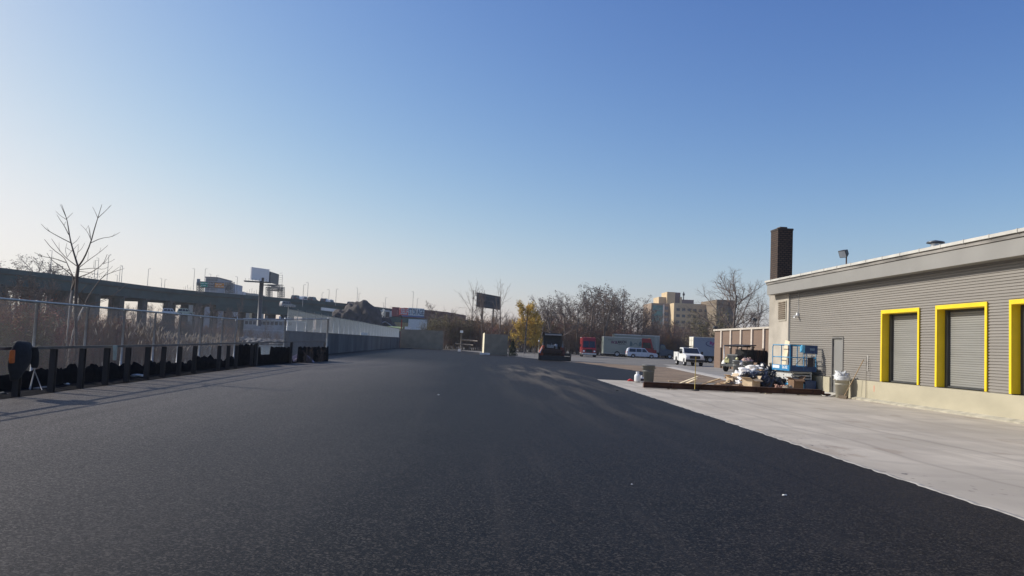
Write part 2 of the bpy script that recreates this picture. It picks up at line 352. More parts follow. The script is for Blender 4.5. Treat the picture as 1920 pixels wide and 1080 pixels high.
for di, d in enumerate(doors):
    y0, y1, z0, z1 = d; t = .11
    fr = MB()
    fr.box(WX-.035, WX+.36, y0, y0+t*.6, z0, z1); fr.box(WX-.035, WX+.36, y1-t*.6, y1, z0, z1); fr.box(WX-.035, WX+.36, y0+t*.6, y1-t*.6, z1-t*1.1, z1)
    fr.box(WX-.05, WX-.037, y0-.02, y0+t*.75, z0, z1+.02); fr.box(WX-.05, WX-.037, y1-t*.75, y1+.02, z0, z1+.02); fr.box(WX-.05, WX-.037, y0+t*.75, y1-t*.75, z1-t, z1+.02)
    f = fr.obj('dock_frame', yellow, wh)
    s_ = MB(); xx = WX+.355
    n = 34; hz = (z1-.12-z0-.05)/n
    for k in range(n):
        a = z0+.05+k*hz
        s_.add([(xx, y0+.07, a), (xx, y1-.2, a), (xx-.018, y0+.07, a+hz*.25), (xx-.018, y1-.2, a+hz*.25), (xx-.018, y0+.07, a+hz*.8), (xx-.018, y1-.2, a+hz*.8), (xx, y0+.07, a+hz), (xx, y1-.2, a+hz)], [(0, 1, 3, 2), (2, 3, 5, 4), (4, 5, 7, 6)])
    ro = s_.obj('roller_door', shut, wh)
    gm = MB(); gm.box(WX+.24, WX+.375, y1-.20, y1-.067, z0, z1-.13); gm.box(WX+.30, WX+.37, y0+.067, y1-.067, z1-.19, z1-.122); gm.box(WX+.26, WX+.38, y0+.067, y1-.20, z0+.003, z0+.05)  # guide strips, coloured dark to paint the reveal's shadow band on the shutter too
    gm.obj('door_guide_shadow', mat('guide_metal_shadow', (.04, .042, .042), .6), ro)
m = MB(); m.box(WX+.05, WX+.10, pdoor[0]+.05, pdoor[1]-.05, pdoor[2], pdoor[3]-.05); pd = m.obj('door', mat('door_paint', (.215, .21, .195), .55, .03), wh)
m = MB(); m.box(WX-.03, WX+.5, pdoor[0], pdoor[0]+.05, pdoor[2], pdoor[3]); m.box(WX-.03, WX+.5, pdoor[1]-.05, pdoor[1], pdoor[2], pdoor[3]); m.box(WX-.03, WX+.5, pdoor[0]+.05, pdoor[1]-.05, pdoor[3]-.05, pdoor[3]); m.obj('door_frame', mat('door_frame_paint', (.20, .19, .175), .5), pd)
m = MB(); m.tube([(WX+.05, 32.92, 1.05), (WX-.02, 32.92, 1.05), (WX-.02, 33.04, 1.05)], .016); m.cbox((WX+.045, 32.92, 1.05), (.02, .07, .13)); m.obj('door_handle', dark, pd)
for z in (.4, 1.2, 2.1): m = MB(); m.tube([(WX+.035, 33.76, z), (WX+.035, 33.76, z+.14)], .02); m.obj('hinge', dark, pd)
m = MB(); m.box(WX-.45, WX+.5, 32.4, 34.3, 0, .13); m.prism([(WX-.8, .003), (WX-.45, .003), (WX-.45, .12)], .95, y0=33.35); m.obj('door_step', mat('step_concrete', (.5, .47, .40), .9, .15, 4, .3), wh, .01)
# louvre in the stucco, camera and conduit, expansion marks
m = MB(); m.box(WX-.09, WX-.05, 38.75, 39.75, 3.35, 4.35, 0); l_ = m.obj('louvre', mat('louvre_frame', (.42, .38, .31), .7), wh)
m = MB(); [m.cbox((WX-.10, 39.25, 3.47+k*.1), (.04, .86, .07), 0, M=Matrix.Rotation(.6, 4, 'Y')) for k in range(9)]; m.obj('louvre_blades', mat('louvre_brown', (.16, .12, .08), .7), l_)
m = MB(); m.tube([(WX-.015, 37.4, 4.7), (WX-.015, 37.4, 3.66)], .012); m.tube([(WX-.015, 38.44, 4.6), (WX-.015, 38.44, .8)], .02); m.obj('conduit', mat('conduit_grey', (.34, .34, .33), .5), wh)
cm = E('security_camera', (WX, 37.4, 3.5), 'small white security camera on the ribbed wall near the stucco corner', 'camera')
m = MB(); m.cbox((WX-.05, 37.4, 3.62), (.1, .12, .14)); m.obj('bracket', mat('white_plastic', (.8, .8, .78), .4), cm)
m = MB(); m.tube([(WX-.05, 37.45, 3.56), (WX-.28, 37.3, 3.48)], .055, 10); m.obj('housing', MATS['white_plastic'], cm)
m = MB(); m.box(WX-.103, WX-.1015, 29.96, 29.99, .38, .62); m.obj('paint_mark', mat('red_spray', (.7, .08, .05), .7), wh)
m = MB(); m.add([(WX-.012, 30.75, 1.15), (WX-.012, 30.65, 1.15), (WX-.012, 30.62, 1.75), (WX-.012, 30.72, 1.8)], [(0, 1, 2, 3)]); m.obj('scuff', mat('scuff', (.33, .31, .28), .8), wh)
# chimney
brick = NG('chimney_brick'); bt = brick.n.new('ShaderNodeTexBrick'); bt.inputs['Scale'].default_value = 1; bt.inputs['Brick Width'].default_value = .22; bt.inputs['Row Height'].default_value = .11
bt.inputs['Mortar Size'].default_value = .022; bt.inputs['Color1'].default_value = (.20, .12, .075, 1); bt.inputs['Color2'].default_value = (.12, .075, .05, 1); bt.inputs['Mortar'].default_value = (.025, .02, .018, 1)
mpn = brick.n.new('ShaderNodeCombineXYZ'); xx_, yy_, zz_ = brick.sep(); brick.L.new(brick.math('ADD', xx_, yy_), mpn.inputs[0]); brick.L.new(zz_, mpn.inputs[1]); brick.L.new(mpn.outputs[0], bt.inputs[0]); brick.col(brick.mix(.55, bt.outputs[0], (.012, .008, .007)))
brick.b.inputs['Roughness'].default_value = .9; brick.bump(bt.outputs[1], -.6, .02)
ch = E('chimney', (16.05, 40.7, 4.68), 'square dark brick chimney rising beside the far end of the warehouse roof', 'chimney')
m = MB(); m.box(15.78, 16.57, 40.5, 41.5, 5.2, 8.15); m.obj('stack', brick.M, ch)
m = MB(); m.box(15.76, 16.59, 40.48, 41.52, 8.15, 8.25); m.obj('cap', mat('soot_brick', (.05, .04, .035), .9), ch)
m = MB(); m.box(15.98, 16.36, 40.75, 41.2, 8.25, 8.36); m.obj('flue', mat('flue_clay', (.10, .07, .055), .9), ch)
m = MB(); m.box(15.74, 16.60, 40.47, 41.53, 4.7, 5.197); m.obj('stack_base', stucco, ch)
# flood light on roof
fl = E('floodlight', (WX-.2, 32.2, 5.43), 'tilted dark square floodlight on a short pole at the warehouse roof edge', 'floodlight')
m = MB(); m.tube([(WX-.2, 32.2, 5.30), (WX-.2, 32.2, 5.83)], .03, 8); m.tube([(WX-.2, 32.1, 5.86), (WX-.2, 32.3, 5.86)], .025, 6); m.obj('pole', mat('rust_pole', (.12, .06, .045), .7), fl)
Mh = Matrix.Translation((WX-.28, 32.2, 5.98)) @ Matrix.Scale(.78, 4) @ Matrix.Rotation(.5, 4, 'Z') @ Matrix.Rotation(-.45, 4, 'Y')
m = MB(); m.add([Mh @ Vector(v) for v in [(-.2, -.22, -.2), (-.2, .22, -.2), (-.2, .22, .2), (-.2, -.22, .2), (.16, -.13, -.12), (.16, .13, -.12), (.16, .13, .14), (.16, -.13, .14)]], [(0, 1, 2, 3), (4, 7, 6, 5), (0, 4, 5, 1), (1, 5, 6, 2), (2, 6, 7, 3), (3, 7, 4, 0)])
m.obj('lamp_head', mat('bronze_housing', (.04, .035, .03), .5), fl, .01)
m = MB(); m.add([Mh @ Vector(v) for v in [(-.205, -.19, -.17), (-.205, .19, -.17), (-.205, .19, .17), (-.205, -.19, .17)]], [(0, 3, 2, 1)]); m.obj('lens', mat('lamp_lens', (.25, .27, .3), .15), fl)
vt = E('roof_vent', (17.3, 28.9, 5.4), 'round metal roof vent with a flat cap near the right end of the roof', 'vent')
m = MB(); m.lathe([(.17, 5.3), (.17, 6.06)], (17.3, 28.9, 0)); m.obj('stack', mat('vent_metal', (.5, .5, .5), .35, metal=.8), vt)
m = MB(); m.lathe([(0, 6.2), (.30, 6.13), (.32, 6.08), (0, 6.04)], (17.3, 28.9, 0)); m.obj('cap', mat('vent_cap', (.12, .13, .14), .4, metal=.6), vt)

# bin, broom, rod by the door
bin_mat = mat('grey_plastic', (.15, .155, .145), .5, .06)
def bin_profile(r, h): return [(0, .003), (r*.80, .003), (r*.97, h*.93), (r*1.03, h*.93), (r*1.05, h*.985), (r*.97, h), (r*.93, h*.95), (r*.78, .03), (0, .03)]
def trash_can(x, y, r, h, label, mt, fill=None, group=None, rz=0):
    t = E('trash_can', (x, y, 0.003), label, 'trash can', group, rz)
    b = MB().lathe(bin_profile(r, h), n=28); b.lathe([(r*.92, h*.60), (r*.955, h*.61), (r*.955, h*.66), (r*.935, h*.67)], n=28); b.obj('bin', mt, t, world=False)
    for s in (-1, 1):
        q = MB(); q.tube([(s*r*.93, -.09, h*.80), (s*r*1.14, -.07, h*.84), (s*r*1.14, .07, h*.84), (s*r*.93, .09, h*.80)], .016, 6); q.obj('handle', mt, t, world=False)
    if fill: fill(t, r, h)
    return t
def bagfill(t, r, h):
    b = MB()
    for k in range(5):
        a = k*1.3; b.blob((math.cos(a)*r*.4, math.sin(a)*r*.4, h+.02), (r*.55, r*.5, .12+.03*(k % 3)), .5, 2.2, k)
    b.lathe([(r*1.06, h*.82), (r*1.08, h*.99), (r*1.0, h*1.02), (r*.8, h*1.0)], n=24); b.obj('liner', mat('white_bag', (.62, .63, .63), .35, .1, 8, .5), t, world=False)
trash_can(15.15, 31.75, .29, .88, 'beige trash can with a white bag liner beside the warehouse door', mat('beige_plastic', (.46, .43, .34), .6, .05), bagfill)
br = E('broom', (15.1, 31.0, .003), 'push broom with a wooden handle leaning on the wall by the beige trash can', 'broom')
m = MB(); m.tube([(15.0, 31.25, .10), (15.53, 30.75, 1.60)], .016, 8); m.obj('broom_handle', mat('wood_handle', (.42, .29, .16), .6, .2, 8), br)
m = MB(); m.cbox((14.97, 31.25, .10), (.08, .46, .06), 0, .3); m.cbox((14.95, 31.25, .045), (.06, .44, .08), 0, .3); m.obj('broom_head', mat('broom_bristle', (.12, .09, .06), .9), br, .008)
m = MB(); m.tube([(15.535, 30.55, 1.72), (15.53, 30.56, .9), (15.50, 30.52, .02)], .009, 5)
for k in range(26): m.cbox((15.535, 30.55, .1+k*.062), (.018, .03, .012))
T(m.obj('hanging_chain', mat('chain_metal', (.25, .22, .18), .5), None), 'thin chain hanging down the wall right of the broom', 'chain')

# ================================================================ BROWN BRICK BUILDING behind
BX = 27.0
bb = E('brick_building', (BX, 74, 0), 'low brown brick building with pale pilasters behind the old truck', 'building')
bk = mat('brown_brick', (.185, .125, .09), .9, .10, 3, .3, stretch=(1, .15, 9))
m = MB(); m.box(BX, BX+14, 52, 87.0, 0, 4.0); m.obj('wall', bk, bb)
m = MB(); m.box(BX-.15, BX+14.1, 51.9, 87.12, 4.0, 4.18); m.obj('coping', mat('pale_coping', (.5, .45, .38), .8), bb)
for k in range(11):
    yy = 84.4-k*3.1
    m = MB(); m.box(BX-.14, BX-.003, yy-.18, yy+.18, 2.2, 3.997); m.obj('pilaster', mat('pale_pilaster', (.58, .50, .42), .85, .1), bb)
    m = MB(); m.box(BX-.12, BX-.004, yy-.14, yy+.14, 0, 2.197); m.obj('pilaster_base', mat('dark_pilaster', (.07, .05, .04), .85), bb)
def wall_lamp(y_, z_, lab):
    t = E('wall_lamp', (BX, y_, z_), lab, 'lamp'); m = MB(); m.tube([(BX+.02, y_, z_), (BX+.02, y_, z_+.7)], .03); m.obj('bracket', dark, t)
    m = MB(); m.cbox((BX-.1, y_, z_+.75), (.4, .35, .25), M=Matrix.Rotation(.4, 4, 'Y')); m.obj('lamp_head', dark, t, .02); return t
wall_lamp(86.6, 3.6, 'dark wall lamp on the left corner of the brown brick building')
wall_lamp(74.5, 4.15, 'dark floodlight on top of the brown brick building behind the chimney side')

# ================================================================ FENCES (left)
P0, P1 = Vector((-10.6, 5, 0)), Vector((-10.82, 37.6, 0)); P2 = Vector((-8.85, 50.3, 0))
def on(px, A, B):     # where a sight line meets the upright plane through A and B
    v = ray(px, 612); d = B-A; n = Vector((d.y, -d.x, 0)); t = (A-Vector((0, 0, 0))).dot(n)/Vector((v.x, v.y, 0)).dot(n); return Vector((v.x*t, v.y*t, 0))
wire = mat('fence_wire', (.27, .275, .28), .5, .1, metal=.35)
def chainlink(m, A, B, z0a, z1a, z0b, z1b, pitch=.075, r=.0024):
    A, B = Vector(A), Vector(B); L = (B-A).length; u = (B-A).normalized(); nrm = Vector((u.y, -u.x, 0)); H = max(z1a-z0a, z1b-z0b)
    V = []; F = []
    k0 = int(-H/pitch)-1; k1 = int(L/pitch)+1
    def pt(s, t):   # s along, t = height
        q = max(0, min(1, s/L)); return A+u*s+Vector((0, 0, z0a*(1-q)+z0b*q+t))
    for sgn in (1, -1):
        for k in range(k0, k1+1):
            s0 = k*pitch; s_a, s_b = (s0, s0+H) if sgn > 0 else (s0+H, s0)
            ts = []
            # clip to 0..L
            def tc(s): return (s-s_a)/(s_b-s_a)
            t0, t1 = sorted((tc(0), tc(L))); t0 = max(0, t0); t1 = min(1, t1)
            if t1-t0 < .01: continue
            pa = pt(s_a+(s_b-s_a)*t0, H*t0); 
            q = max(0, min(1, (s_a+(s_b-s_a)*t1)/L)); top = (z1a-z0a)*(1-q)+(z1b-z0b)*q
            if H*t1 > top: t1 = top/H
            if t1-t0 < .01: continue
            pb = pt(s_a+(s_b-s_a)*t1, H*t1); d = (pb-pa).normalized(); a = d.cross(nrm).normalized()*r; b = nrm*r; o = len(V)
            off = nrm*(r*.8*sgn)
            for p in (pa+off, pb+off): V += [p+a, p-a*.5+b*.87, p-a*.5-b*.87]
            F += [(o, o+1, o+4, o+3), (o+1, o+2, o+5, o+4), (o+2, o, o+3, o+5)]
    m.add(V, F)
cf = E('chain_link_fence', (-10.8, 24, 0), 'tall grey chain link fence running along the canal side of the lot', 'fence')
m = MB(); chainlink(m, P0, P1, .04, 2.06, .04, 2.15, .065, .0021); m.obj('mesh', wire, cf)
m = MB(); chainlink(m, P1, P2, .04, 2.15, .04, 2.6, .08, .0015); m.obj('mesh', wire, cf)
postx = [70, 165, 235, 293, 339, 379, 419]
posts = [on(p, P0, P1) for p in postx]; sp = posts[0]-posts[1]
posts = [posts[0]+sp, posts[0]+sp*2, posts[0]+sp*3, posts[0]+sp*4]+posts
for p in posts+[P1, on(536, P1, P2), P2]:
    q = MB(); f = p.y; zt = 2.1 if f < 38 else (2.4 if f < 49 else 2.66); q.tube([(p.x-.05, p.y, -.1), (p.x-.05, p.y, zt)], .037 if p is not P2 else .055, 8); q.lathe([(.045, zt-.03), (.04, zt+.03), (0, zt+.05)], (p.x-.05, p.y, 0), 8); q.obj('post', galv, cf)
m = MB(); m.tube([(P0.x, P0.y, 2.06), (P1.x, P1.y, 2.15), (P2.x, P2.y, 2.62)], .028, 8); m.obj('top_rail', galv, cf)
m = MB(); m.tube([(P0.x, P0.y, .06), (P1.x, P1.y, .06), (P2.x, P2.y, .06)], .005, 4); m.obj('bottom_wire', galv, cf)
# black torn silt fabric along the foot of the fence
m = MB(); V = []; F = []; s = 0.; h = .6
pts = [P0.lerp(P1, i/330) for i in range(331)]+[P1.lerp(P2, (i+1)/130) for i in range(130)]
for i, p in enumerate(pts):
    yy = p.y
    h = .42+.30*noise.noise(Vector((yy*.35, 0, 0)))+.16*noise.noise(Vector((yy*1.7, 3, 0)))+.07*noise.noise(Vector((yy*7, 1, 0)))
    if 37.6 < yy < 39.5: h = 1.0+.1*noise.noise(Vector((yy*5, 0, 0)))
    elif yy >= 39.5:
        h = .88+.12*noise.noise(Vector((yy*3, 0, 0)))
        if 40.2 < yy < 41.4: h = .5
        if 43.9 < yy < 45.2: h = max(.08, .95-(yy-43.9)*1.4)
    xo = .035*noise.noise(Vector((yy*2, 0, 5)))+.02
    V += [(p.x+.10+xo, yy, 0), (p.x+.09+xo*1.5, yy, h*.5), (p.x+.07+xo, yy, h), (p.x+.062+xo, yy, h), (p.x+.082+xo*1.5, yy, h*.5), (p.x+.092+xo, yy, 0)]
n = len(pts)
for i in range(n-1):
    for k in range(5): F.append((i*6+k, (i+1)*6+k, (i+1)*6+k+1, i*6+k+1))
m.add(V, F, 0, True)
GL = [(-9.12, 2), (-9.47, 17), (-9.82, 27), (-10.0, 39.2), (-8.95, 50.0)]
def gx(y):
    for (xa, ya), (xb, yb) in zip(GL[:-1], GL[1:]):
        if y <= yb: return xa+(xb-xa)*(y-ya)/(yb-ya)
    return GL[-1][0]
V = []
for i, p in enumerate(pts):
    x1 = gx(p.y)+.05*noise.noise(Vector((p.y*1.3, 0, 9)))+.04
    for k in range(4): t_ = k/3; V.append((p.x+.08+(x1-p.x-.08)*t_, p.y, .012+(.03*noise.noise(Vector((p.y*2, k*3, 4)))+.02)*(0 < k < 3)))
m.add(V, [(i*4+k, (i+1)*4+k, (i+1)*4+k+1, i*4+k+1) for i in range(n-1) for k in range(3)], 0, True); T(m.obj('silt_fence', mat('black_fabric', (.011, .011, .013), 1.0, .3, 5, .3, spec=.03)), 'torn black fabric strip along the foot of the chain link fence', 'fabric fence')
# guard rail line, and the black fabric laid flat between fence and rail
gr = E('guard_rail', (-9.8, 26, 0), 'dark steel guard rail of square posts and one flat top rail along the lot edge', 'guard rail')
steel = mat('dark_timber', (.030, .024, .022), .7, .35, 5, .4, stretch=(1, 1, .2))
G = [Vector((-9.15, 2, 0)), Vector((-9.5, 17, 0)), Vector((-9.85, 27, 0)), Vector((-10.02, 39.2, 0)), Vector((-8.95, 50.0, 0))]
for px in [41, 105.5, 159.5, 205, 244.5, 281, 311, 341, 369, 414.5, 431.5, 447, 475.5, 484, 549, 611]:
    A, B = (G[1], G[2]) if px < 276 else ((G[2], G[3]) if px < 481 else (G[3], G[4]))
    p = on(px, A, B); q = MB(); w_ = .13
    if px > 480: q.box(p.x-.06, p.x+.06, p.y-.08, p.y+.08, 0, 1.15)
    else:
        for b_ in ((-.06, .06, -.065, -.047), (-.06, .06, .047, .065), (-.01, .01, -.047, .047)): q.box(p.x+b_[0], p.x+b_[1], p.y+b_[2], p.y+b_[3], 0, 1.0)
    q.obj('post', steel, gr)
for k in range(1, 7): p = G[1]+(G[0]-G[1])*(k*.14); q = MB(); q.box(p.x-.06, p.x+.06, p.y-.06, p.y+.06, 0, 1.0); q.obj('post', steel, gr)
m = MB()
Gz = [1.03, 1.04, 1.05, 1.12, 1.24]; V = []
for p, z_ in zip(G, Gz): V += [(p.x-.03, p.y, z_-.035), (p.x+.03, p.y, z_-.035), (p.x+.03, p.y, z_+.025), (p.x-.03, p.y, z_+.025)]
m.add(V, [(i*4+k, i*4+(k+1) % 4, (i+1)*4+(k+1) % 4, (i+1)*4+k) for i in range(4) for k in range(4)]); m.obj('top_rail', mat('rail_steel', (.085, .08, .078), .5, .25, 4, metal=.3), gr)

# jacket on the rail
p = on(40, G[1], G[2])
jk = E('jacket', (p.x+.1, p.y, .3), 'black jacket with an orange patch hung over the guard rail post', 'jacket')
def cloth(name, mt, par, c, prof, thick=.03, seed=1):
    m = MB(); V = []; n = len(prof); K = 9
    for i, (z_, w0, w1, bul) in enumerate(prof):
        for k in range(K):
            t = k/(K-1); yy = w0+(w1-w0)*t; bx = bul*math.sin(math.pi*t)+.035*noise.noise(Vector((yy*6+seed, z_*4, seed)))
            V.append((c[0]+bx, c[1]+yy, z_))
    F = [(i*K+k, i*K+k+1, (i+1)*K+k+1, (i+1)*K+k) for i in range(n-1) for k in range(K-1)]
    m.add(V, F, 0, True); o = m.obj(name, mt, par); s = o.modifiers.new('solid', 'SOLIDIFY'); s.thickness = thick; o.modifiers.new('sub', 'SUBSURF').levels = 1; o.modifiers['sub'].render_levels = 2; return o
jc = (p.x+.12, p.y-.22)
blk = mat('black_cloth', (.010, .012, .016), .9, .3, 12, .6)
cloth('jacket_body', blk, jk, jc, [(1.11, -.12, .22, -.14), (1.17, -.15, .30, .0), (1.12, -.24, .38, .1), (.98, -.38, .42, .14), (.80, -.42, .38, .15), (.66, -.40, .28, .13), (.50, -.30, .05, .10), (.38, -.26, -.06, .06)], .05, 2)
cloth('orange_patch', mat('orange_cloth', (.55, .13, .02), .8, .2, 9), jk, (jc[0]+.08, jc[1]-.05), [(1.02, -.44, -.28, .02), (.88, -.46, -.27, .03), (.74, -.43, -.28, .02)], .03, 4)
cloth('sleeve', blk, jk, (jc[0]+.05, jc[1]), [(1.08, .22, .42, .1), (.92, .32, .50, .12), (.74, .36, .52, .1), (.62, .38, .50, .06)], .05, 6)
p = on(210, G[1], G[2])
rg = MB(); T(cloth('rag', mat('pale_green_rag', (.34, .38, .32), .9, .15, 8), None, (p.x+.12, p.y), [(1.08, -.14, .14, .0), (1.0, -.15, .15, .01), (.85, -.13, .15, .02), (.66, -.10, .13, .02)], .012, 8), 'pale green rag hanging on the guard rail, third post from the jacket', 'rag')
# tripod of thin sticks, plank, litter
p = on(64, G[0], G[2])+Vector((.35, 0, 0))
p = gz(64, 733)
m = MB(); m.tube([(p.x-.1, p.y, .0), (p.x-.08, p.y+.1, .5), (p.x-.02, p.y+.1, 1.02)], .014, 6); m.tube([(p.x+.22, p.y-.05, 0), (p.x-.07, p.y+.08, .46)], .012, 6); m.tube([(p.x-.25, p.y+.25, 0), (p.x-.08, p.y+.1, .5)], .012, 6)
T(m.obj('leaning_sticks', mat('pale_stick', (.36, .34, .32), .6, .2)), 'three thin pale sticks propped like a tripod against the guard rail', 'sticks')
p = gz(84, 731)
m = MB(); m.cbox((p.x-.1, p.y, .05), (.09, .7, .03), 0, .15); T(m.obj('small_plank', mat('grey_wood', (.26, .24, .22), .85, .2, 9)), 'short grey plank lying at the foot of the guard rail', 'plank')
lt = mat('litter_white', (.66, .66, .64), .6, .2, 14)
for (px, py, s, lab) in [(258, 708, .14, 'crumpled clear plastic bag at the foot of the guard rail'), (126, 722, .06, 'small pale paper scrap under the guard rail'), (6, 742, .1, 'dull grey rag at the far left foot of the rail'), (1471, 930, .03, 'small white paper scrap on the dark asphalt'), (1185, 909, .012, 'tiny white pebble on the dark asphalt'), (822, 741, .03, 'small white cup lid lying mid lot'), (1157, 733, .05, 'dark clod of asphalt on the edge of the concrete')]:
    p = gz(px, py); q = MB(); q.blob((p.x, p.y, s*.3), (s, s*.8, s*.5), .7, 2, px, flat=.007, sub=2)
    T(q.obj('litter' if 'clod' not in lab else 'asphalt_clod', lt if ('clod' not in lab and 'dull' not in lab) else mat('dull_rag', (.05, .055, .06), .9)), lab, 'litter')
# lilac bag under guard rail end bay
p = gz(565, 679); q = MB(); q.prism([(-.75, 0), (-.55, .28), (-.1, .55), (.25, .42), (.7, 0), (.35, .02), (.02, .22), (-.3, .02)], .2, M=Matrix.Translation((p.x, p.y+.2, .01))); q.blob((p.x-.35, p.y+.1, .12), (.35, .22, .16), .5, 2, 3, flat=.01)
T(q.obj('tarp_bundle', mat('lilac_tarp', (.30, .25, .34), .6, .15, 6), None, .02), 'small folded lilac tarp lying before the guard rail end bay', 'tarp')

# concrete sea wall with chain link on top
WLX = -12.2
sw = E('concrete_wall', (WLX, 95, 0), 'long dark concrete wall beyond the guard rail with chain link on top', 'wall')
m = MB(); m.box(WLX-.35, WLX, 54.5, 139.7, -.4, 1.75); m.obj('wall', mat('dark_concrete', (.10, .105, .11), .9, .3, .7, .2, stretch=(1, .6, .3)), sw)
m = MB(); m.box(WLX-.38, WLX+.03, 54.45, 139.7, 1.754, 1.80); m.obj('coping', mat('coping_concrete', (.24, .235, .22), .9), sw)
wf = E('wall_fence', (WLX-.17, 95, 1.8), 'pale chain link fence panels standing on top of the long concrete wall', 'fence')
wire2 = mat('pale_wire', (.42, .44, .41), .55, .05)
m = MB(); chainlink(m, (WLX-.17, 54.6, 0), (WLX-.17, 139.5, 0), 1.82, 3.27, 1.82, 3.3, .085, .0042); m.obj('mesh', wire2, wf)
for k in range(29):
    yy = 54.6+k*3.03; q = MB(); q.tube([(WLX-.17, yy, 1.8), (WLX-.17, yy, 3.35 if k else 3.5)], .035, 6); q.obj('post', mat('pale_post', (.6, .6, .58), .5, metal=.2), wf)
m = MB(); m.tube([(WLX-.17, 54.6, 3.28), (WLX-.17, 139.5, 3.31)], .03, 6); m.obj('top_rail', MATS['rail_steel'], wf)
q = MB(); p = ax(683, 626, WLX+.03); q.cbox((WLX+.05, p.y, 1.95), (.04, 5.5, .3)); T(q.obj('white_board', mat('white_board', (.75, .74, .7), .6)), 'small white board fixed at the top of the concrete wall', 'board')
# green block walls
grn = mat('green_block', (.27, .225, .165), .9, .12, 1.2, .2)
a = at(745, 655, 140); b = at(830, 655, 140)
m = MB(); m.box(WLX+.05, b.x, 140, 140.4, 0, 3.27)
T(m.obj('green_wall', grn), 'wide grey-green wall closing the far left end of the lot', 'wall')
a = at(907, 660, 108); b = at(950, 662, 108)
m = MB(); m.box(a.x, b.x, 106, 106.4, 0, 2.75, 0)
m.box(a.x-.03, a.x-.003, 106, 119, 0, 2.9, 1)  # end face coloured light cream to paint the sun on it
T(m.obj('sunlit_end_wall', [grn, mat('sunlit_wall_cream', (.78, .70, .50), .8, .08)]), 'short green wall panel with a sunlit cream end face at the lot far side', 'wall')
# white block at its foot
m = MB(); m.cbox((a.x+.1, 104.5, .12), (1.3, .4, .24)); T(m.obj('concrete_block', mat('white_block', (.75, .72, .68), .8), None, .02), 'small white painted block at the foot of the sunlit end wall', 'block')
# pipe barrier
pb = E('pipe_barrier', at(868, 655, 120), 'rusty pipe barrier with white capped post between the two green walls', 'barrier')
p1 = at(864, 655, 120); 
m = MB(); m.tube([(p1.x, 120, 0), (p1.x, 120, 3.0)], .12, 8); m.obj('post', mat('rust_grey', (.16, .14, .12), .8), pb)
m = MB(); m.cbox((p1.x, 120, 3.05), (.45, .3, .35)); m.cbox((p1.x-.2, 119.8, .25), (.5, .3, .35)); m.obj('white_cap', mat('cap_white', (.8, .8, .8), .6), pb)
m = MB(); m.tube([at(866, 637, 120), at(895, 640, 120)], .12, 8); m.tube([at(853, 644, 120), at(887, 647.5, 120)], .10, 8); m.obj('pipe', mat('rust_pipe', (.26, .22, .18), .8), pb)

# ================================================================ ELEVATED HIGHWAY
vd = E('highway_viaduct', (-90, 240, 0), 'long dark green elevated highway on concrete piers crossing behind the canal', 'viaduct')
vgreen = mat('viaduct_steel', (.022, .058, .062), .7, .2, .3)
vconc = mat('viaduct_concrete', (.06, .07, .072), .9, .25, .3)
top = [(-420, 446), (-160, 482), (0, 502), (160, 521), (320, 542), (460, 553), (620, 566), (740, 579), (820, 588), (960, 606)]
DZ = 14.
path = [gz(x, y, DZ) for x, y in top[1:-2]]; d0 = (path[1]-path[0]).normalized(); path.insert(0, path[0]-d0*120)
path += [path[-1]+(path[-1]-path[-2]).normalized()*90+Vector((0, 0, -2)), path[-1]+(path[-1]-path[-2]).normalized()*260+Vector((0, 0, -6))]
def smooth(P, n=2):
    for _ in range(n):
        Q = [P[0]]
        for a, b in zip(P[:-1], P[1:]): Q += [a.lerp(b, .25), a.lerp(b, .75)]
        P = Q+[P[-1]]
    return P
path = smooth(path)
def deck(m, P, w, prof, mi=0, side=1):
    V = []; n = len(prof)
    for i, p in enumerate(P):
        d = (P[min(i+1, len(P)-1)]-P[max(i-1, 0)]); d.z = 0; d.normalize(); nn = Vector((-d.y, d.x, 0))*side
        for (o, z_) in prof: V.append(p+nn*o+Vector((0, 0, z_)))
    m.add(V, [(i*n+k, i*n+(k+1) % n, (i+1)*n+(k+1) % n, (i+1)*n+k) for i in range(len(P)-1) for k in range(n)], mi)
m = MB(); deck(m, path, 0, [(0, -1.0), (26, -1.0), (26, -1.45), (0, -1.45)]); m.obj('deck', vconc, vd)
m = MB(); deck(m, path, 0, [(-.4, 0), (0, 0), (0, -1.0), (-.4, -1.2)]); deck(m, path, 0, [(26, 0), (26.4, 0), (26.4, -1.2), (26, -1.0)]); m.obj('parapet', mat('parapet', (.035, .068, .072), .85, .2, .3), vd)
m = MB()
for o in (.3, 5.5, 11, 17, 24): deck(m, path, 0, [(o, -1.46), (o+.5, -1.46), (o+.5, -3.9), (o, -3.9)])
m.obj('girder', vgreen, vd)
# piers at set distances along the path
cum = [0]
for a, b in zip(path[:-1], path[1:]): cum.append(cum[-1]+(b-a).length)
def along(s):
    for i in range(len(path)-1):
        if cum[i+1] >= s: return path[i].lerp(path[i+1], (s-cum[i])/(cum[i+1]-cum[i])), (path[i+1]-path[i]).normalized()
    return path[-1], (path[-1]-path[-2]).normalized()
s = 70.
while s < cum[-1]-150:
    p, d = along(s); nn = Vector((-d.y, d.x, 0)); ang = math.atan2(d.y, d.x)
    q = MB()
    for o in (1.5, 12, 23): c_ = p+nn*o; q.cbox((c_.x, c_.y, p.z-4.2-(p.z-1.2)/2), (2.0, 1.8, p.z-1.2), 0, ang)
    c_ = p+nn*12.2; q.cbox((c_.x, c_.y, p.z-4.05), (1.8, 25, .5), 0, ang)
    q.obj('pier', vconc, vd); s += 10.5
